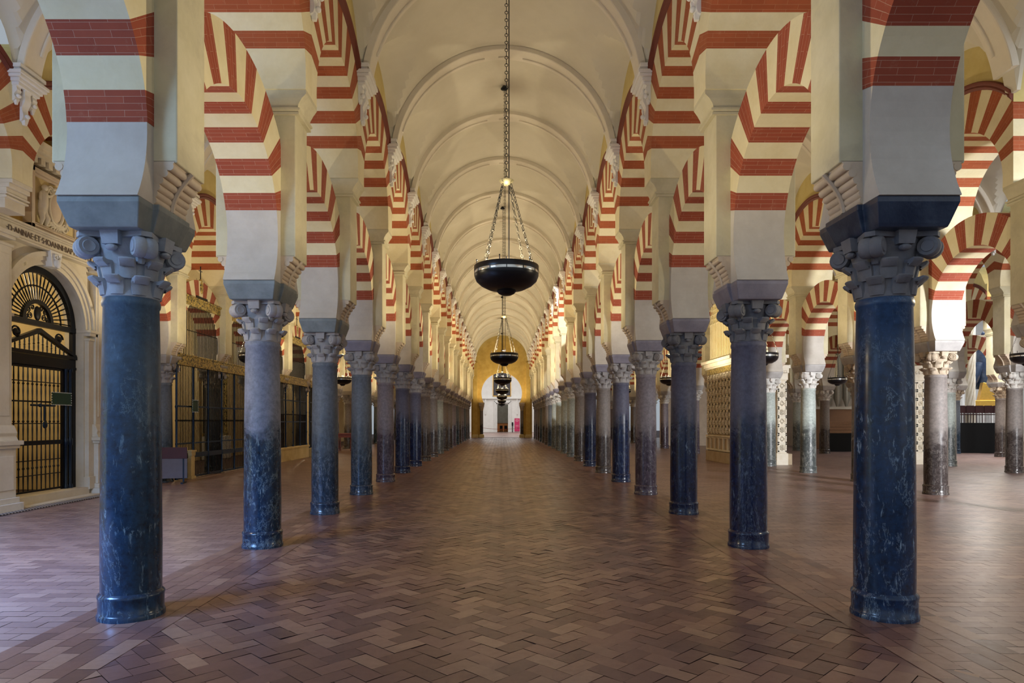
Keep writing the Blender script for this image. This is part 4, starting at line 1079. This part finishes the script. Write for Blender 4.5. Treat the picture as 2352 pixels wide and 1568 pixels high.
for z0, z1, p in ((3.80, 3.86, .08), (3.86, 4.02, .13), (4.02, 4.14, .22)): mb.box(CX0-p, CX1+p*.5, CY0-p, CY1+p, z0, z1)
bw(mb, 'cornice', M['carved'], ch, None, .01)
mb = MB()   # tall pierced lantern above: close-set colonnettes carrying tracery
mb.box(CX0+.18, CX1-.1, CY0+.18, CY1-.18, 4.14, 6.9)
bw(mb, 'lantern_core', M['lunette'], ch)
mb = MB(); k = CY0+.14
while k < CY1-.1: mb.lathe([(.05, 4.14), (.05, 4.25), (.03, 4.3), (.03, 5.65), (.05, 5.7)], 8, 0, Matrix.Translation((CX0+.10, k, 0))); k += .19
k = CX0+.14
while k < CX1-.1: mb.lathe([(.05, 4.14), (.05, 4.25), (.03, 4.3), (.03, 5.65), (.05, 5.7)], 8, 0, Matrix.Translation((k, CY0+.10, 0))); k += .19
bw(mb, 'colonnettes', M['cream'], ch, 40)
mb = MB()
def lat(P, u0, u1):
    n = round((u1-u0)/.19); w = (u1-u0)/n
    for j in range(6):
        for i in range(n):
            cu, cz = u0+(i+.5+(j % 2)*.5)*w, 5.80+j*.19
            if cu > u1: continue
            mb.tube([P(cu+.10*cos(2*PI*q/8), cz+.12*sin(2*PI*q/8)) for q in range(8)], .016, 4, 0, True)
lat(lambda u, z: (CX0+.10, u, z), CY0+.14, CY1-.14); lat(lambda u, z: (u, CY0+.10, z), CX0+.14, CX1-.14)
bw(mb, 'tracery', M['cream'], ch, 40)
mb = MB(); mb.lathe([(.16, 4.14), (.16, 4.22), (.10, 4.3), (.14, 4.5), (.09, 4.62), (.12, 4.7), (.07, 4.9), (.07, 6.4), (.12, 6.5)], 16, 0, Matrix.Translation((CX0+.12, CY0+.0, 0)))
bw(mb, 'corner_baluster', M['carved'], ch, 40)
def carved_pier(x0, x1, y0, label, z1=3.75, y1=None):
    t = thing('carved_pier', label, 'pier', ((x0+x1)/2, y0, 0), 'carved limestone piers of the choir')
    y1 = y1 or y0+.5
    mb = MB(); mb.box(x0-.04, x1+.04, y0-.04, y1, 0, .45); mb.box(x0, x1, y0, y1, .45, z1-.55); bw(mb, 'pier_body', M['carved'], t, None, .01)
    mb = MB(); n = 8; h = (z1-.6-.5)/n; w = (x1-x0); m_ = max(1, round(w/.34))
    for j in range(n):
        for i in range(m_):
            panel(mb, lambda u, v, z: (u, y0-v, z), x0+i*w/m_+.02, x0+(i+1)*w/m_-.02, .5+j*h, .5+(j+1)*h-.02, 1 if j % 2 else 0)
    bw(mb, 'lozenge_panels', M['carved'], t)
    mb = MB(); mb.box(x0-.03, x1+.03, y0-.03, y1, z1-.55, z1-.30); mb.box(x0-.10, x1+.10, y0-.10, y1, z1-.12, z1); mb.box(x0-.06, x1+.06, y0-.06, y1, z1-.30, z1-.12)
    for i in range(5): mb.ball((x0+(x1-x0)*(i+.5)/5, y0-.06, z1-.25), .06, 8, 6)
    bw(mb, 'leafy_capital', M['carved'], t, 40)
carved_pier(10.30, 10.66, S*7.97, 'slim carved pier with lozenge panels just behind the pale column in the right aisle')
carved_pier(15.45, 16.05, S*8.1, 'carved limestone pier with square rosette panels right of the nearest right nave column')
# dark choir interior between the piers
mb = MB(); mb.box(24.25, 24.45, 6, S*9.6, 0, 9); mb.box(24.25, 24.45, S*12.4, 60, 0, 9); mb.box(24.25, 24.45, S*9.6, S*12.4, 8.0, 9)
struct(mb.build('wall_right_side', M['ashlar'], None))
mb = MB(); mb.box(10.62, 24.2, S*14.2, S*14.3, 0, 9); struct(mb.build('wall_right_choir', M['roll'], None))
og = thing('organ', 'tall grey organ pipes in a dark case behind the pale right columns', 'organ', (20.2, S*12.6, 0))
mb = MB(); mb.box(-1.6, 1.6, 0, .8, 0, 2.35); mb.build('case', M['wood'], og, None, .02)
mb = MB(); mb.box(-1.65, 1.65, -.06, .05, 2.35, 2.5); mb.build('moulding', M['ashlar'], og)
for i in range(6):
    mb = MB(); x = -1.35+i*.54; mb.lathe([(.06, 2.5), (.22, 3.0), (.22, 5.6+.25*((i % 3)-1)), (.20, 5.62+.25*((i % 3)-1))], 16, 0, Matrix.Translation((x, .1, 0))); mb.build('pipe', M['pipe'], og, 40)
cr_ = thing('wooden_crate', 'brown wooden crate on a black stand in front of the organ', 'crate', (18.5, S*11.6, 0))
mb = MB(); mb.box(-1.0, 1.0, -.4, .4, 0, .98); mb.build('black_stand', M['dark'], cr_)
mb = MB()
for k in range(4): mb.box(-.95, .80, -.36, .36, 1.0+k*.16, 1.0+k*.16+.15)
mb.build('crate_boards', M['wood'], cr_, None, .006)
# stage, chairs, cathedral glimpse at the right edge
sg_ = MB(); sg_.box(23.45, 26.7, S*10.98, S*12.2, 0, 1.55); o = sg_.build('black_stage', M['dark'], None, None, .01); tag(o, 'black fronted platform carrying rows of dark red chairs at far right', 'platform')
k = 0
for r in range(2):
    for i in range(6):
        t = thing('red_chair', 'dark red chair on the black platform, %s from the left in the %s row' % (ORD[i].replace('nearest', 'first'), ('front', 'back')[r]), 'chair', (23.8+i*.47, S*11.08+r*.9, 1.55), 'dark red chairs on the platform')
        mb = MB(); mb.box(-.19, .19, -.2, .2, .42, .46); mb.build('seat', M['chair'], t)
        mb = MB(); mb.box(-.19, .19, -.20, -.17, .52, .90); mb.build('backrest', M['chair'], t)
        for a in (-.17, .17):
            for b in (-.18, .18): mb = MB(); mb.cyl((a, b, 0), (a, b, .52), .014, 5); mb.build('leg', M['chair'], t)
mb = MB()
for i in range(9): mb.lathe([(.03, 1.55), (.02, 1.7), (.035, 1.8), (.02, 1.95), (.03, 2.05)], 8, 0, Matrix.Translation((23.7+i*.33, S*11.95, 0)))
mb.box(23.55, 26.6, S*11.95-.04, S*11.95+.04, 2.05, 2.10); o = mb.build('altar_rail', M['white_marble'], None, 40); tag(o, 'white balustrade rail behind the dark red chairs', 'railing')
cp = thing('fluted_column', 'bright spirally fluted white column beyond the platform, seen through far right arch', 'column', (27.2, S*12.62, 0))
mb = MB(); mb.lathe([(.30, 0), (.28, .3), (.22, .35), (.21, 6.6), (.20, 8.5)], 20); mb.build('smooth_shaft', M['white_marble'], cp, 40)
mb = MB()
for q_ in range(9):
    mb.tube([(.62+.20*cos(2*PI*q_/9+z*.9), .20*sin(2*PI*q_/9+z*.9), z) for z in [i*.25 for i in range(35)]], .055, 5)
mb.lathe([(.2, 0), (.2, 8.6)], 12, 0, Matrix.Translation((.62, 0, 0))); mb.build('twisted_shaft', M['carved'], cp, 40)
stt = thing('statue_group', 'dark draped statue with raised arm over a gilded altar at far right', 'statue', (29.75, S*13.12, 0)); stt.rotation_euler = (0, 0, -.3)
mb = MB(); mb.tube([(0, 0, 3.6), (.05, 0, 4.4), (-.10, 0, 5.2), (0, 0, 6.1), (.05, 0, 6.6), (.05, 0, 6.8)], [.42, .40, .30, .36, .17, .12], 14)
mb.ball((.05, 0, 7.0), .19, 14, 10); mb.tube([(-.05, 0, 6.4), (-.45, -.1, 6.6), (-.70, -.1, 7.2)], [.15, .11, .07], 8); mb.tube([(.1, 0, 6.4), (.40, -.1, 5.9), (.35, -.3, 5.5)], [.15, .11, .07], 8)
mb.tube([(-.2, -.1, 5.2), (-.55, -.2, 4.4), (-.75, -.2, 3.6)], [.24, .30, .2], 10)
mb.build('figure', M['imp_navy'], stt, 60)
mb = MB(); mb.prism([(-.5, 2.9), (.9, 2.9), (.75, 3.4), (.4, 4.3), (.1, 3.9), (-.3, 4.0)], -.8, -.3, 'y'); mb.box(-.9, 1.0, -.9, .3, 2.2, 2.9); mb.build('gilded_base', M['gold'], stt, None, .02)
mb = MB(); mb.box(-1.1, 1.2, -1.0, .5, 0, 2.2); mb.build('pedestal', M['white_marble'], stt, None, .02)
mb = MB(); mb.box(24.4, 48, S*17, S*17+.2, 0, 14); mb.box(47.8, 48, S*5, S*17, 0, 14); struct(mb.build('wall_cathedral', M['white'], None))

# ------------------------------------------------------------------ light and camera
w = bpy.data.worlds.new('World'); SC.world = w; w.use_nodes = True
bg = w.node_tree.nodes['Background']; bg.inputs[0].default_value = (.80, .90, 1.0, 1); bg.inputs[1].default_value = .36
def area(name, locn, rot, sx, sy, e, col):
    l = bpy.data.lights.new(name, 'AREA'); l.shape = 'RECTANGLE'; l.size = sx; l.size_y = sy; l.energy = e; l.color = col
    o = bpy.data.objects.new(name, l); COL.objects.link(o); o.location = locn; o.rotation_euler = rot; return o
def point(name, locn, e, col, r=.05):
    l = bpy.data.lights.new(name, 'POINT'); l.energy = e; l.color = col; l.shadow_soft_size = r
    o = bpy.data.objects.new(name, l); COL.objects.link(o); o.location = locn; return o
WARM = (1, .84, .56)
# lamp bulbs, hidden in the lamp bowls, shining up into the vaults
for i in range(7): point('lamp_light', (0, S*(2.32+3*i), 3.30), (210, 330, 460, 580, 660, 720, 560)[i], WARM, .06)
for xc in (cl, cr):
    for i in range(0, 5): point('aisle_lamp_light', (xc, S*(2.32+3*i), 3.30), (150, 300, 420, 420, 420)[i], WARM, .06)
# soft fill added behind the camera, then daylight for the aisles and rooms
area('rear_fill', (0, -5, 4.5), (PI/2, 0, 0), 9, 7, 18, (.80, .88, 1.0))
area('left_daylight', (-7.5, .5, 5.5), (math.radians(50), 0, .0), 3, 2, 300, (.35, .60, 1.0)); bl = area('left_window', (-8.2, 2.2, 4.0), (math.radians(24), 0, 0), 2.4, 1.8, 1300, (.20, .42, 1.0)); bl.data.spread = math.radians(110)
area('cathedral_skylight', (31, S*12, 11), (0, 0, 0), 8, 12, 2200, (.97, .98, 1.0))
area('right_daylight', (12, -2, 4.5), (PI/2, 0, .2), 8, 6, 50, (1, .93, .82))
area('far_room_fill', (0, S*26, 11.5), (0, 0, 0), 10, 20, 1700, (1, .97, .93))  # unseen overhead light added to brighten the far room
wl = area('window_light', (14.2, 3.0, 3.9), (math.radians(84), 0, .20), 1.6, 2, 480, (.96, .97, 1.0)); wl.data.spread = math.radians(70)
wl = area('cathedral_light', (21.5, S*9.2, 7.5), (math.radians(-35), math.radians(-50), 0), 4, 3, 900, (1, .97, .92))
def spot(name, locn, tgt, e, ang, col, blend=.15):
    l = bpy.data.lights.new(name, 'SPOT'); l.energy = e; l.color = col; l.spot_size = math.radians(ang); l.spot_blend = blend; l.shadow_soft_size = .03
    o = bpy.data.objects.new(name, l); COL.objects.link(o); o.location = locn; o.rotation_euler = (Vector(tgt)-Vector(locn)).to_track_quat('-Z', 'Y').to_euler(); return o
spot('sunbeam', (-1.5, S*6.3, 9.2), (3.3, S*11.3, 5.2), 8500, 15, (1, .97, .92))
spot('sunbeam', (12.5, S*3.3, 7.4), (9.9, S*5.1, 3.3), 300, 24, (1, .99, .97))
spot('sunbeam', (13.5, S*3.6, 7.4), (16.3, S*5.6, 4.6), 1500, 32, (1, .98, .94))
for y_, e_ in ((yc, 170), (S*6.2, 85), (S*7.4, 80), (S*9.2, 120), (S*13, 200)): point('chapel_light', (-11.2, y_, 4.4), e_*(.40 if e_ == 170 else .9), (1, .84, .58), .1)
SC.view_settings.view_transform = 'Standard'; SC.view_settings.look = 'None'; SC.view_settings.exposure = 0.28; SC.view_settings.gamma = 1
SC.cycles.diffuse_bounces = 3; SC.cycles.glossy_bounces = 2; SC.cycles.max_bounces = 4; SC.cycles.adaptive_threshold = .05
cam = bpy.data.cameras.new('camera'); co = bpy.data.objects.new('camera', cam); COL.objects.link(co); SC.camera = co
F = 488*S
cam.sensor_width = 36; cam.lens = F/2352*36; cam.sensor_fit = 'HORIZONTAL'
co.location = (-.058, 0, 1.664); co.rotation_euler = (PI/2, 0, 0)
cam.shift_x = (1176-1151)/2352; cam.shift_y = (966-784)/2352
cam.clip_end = 400
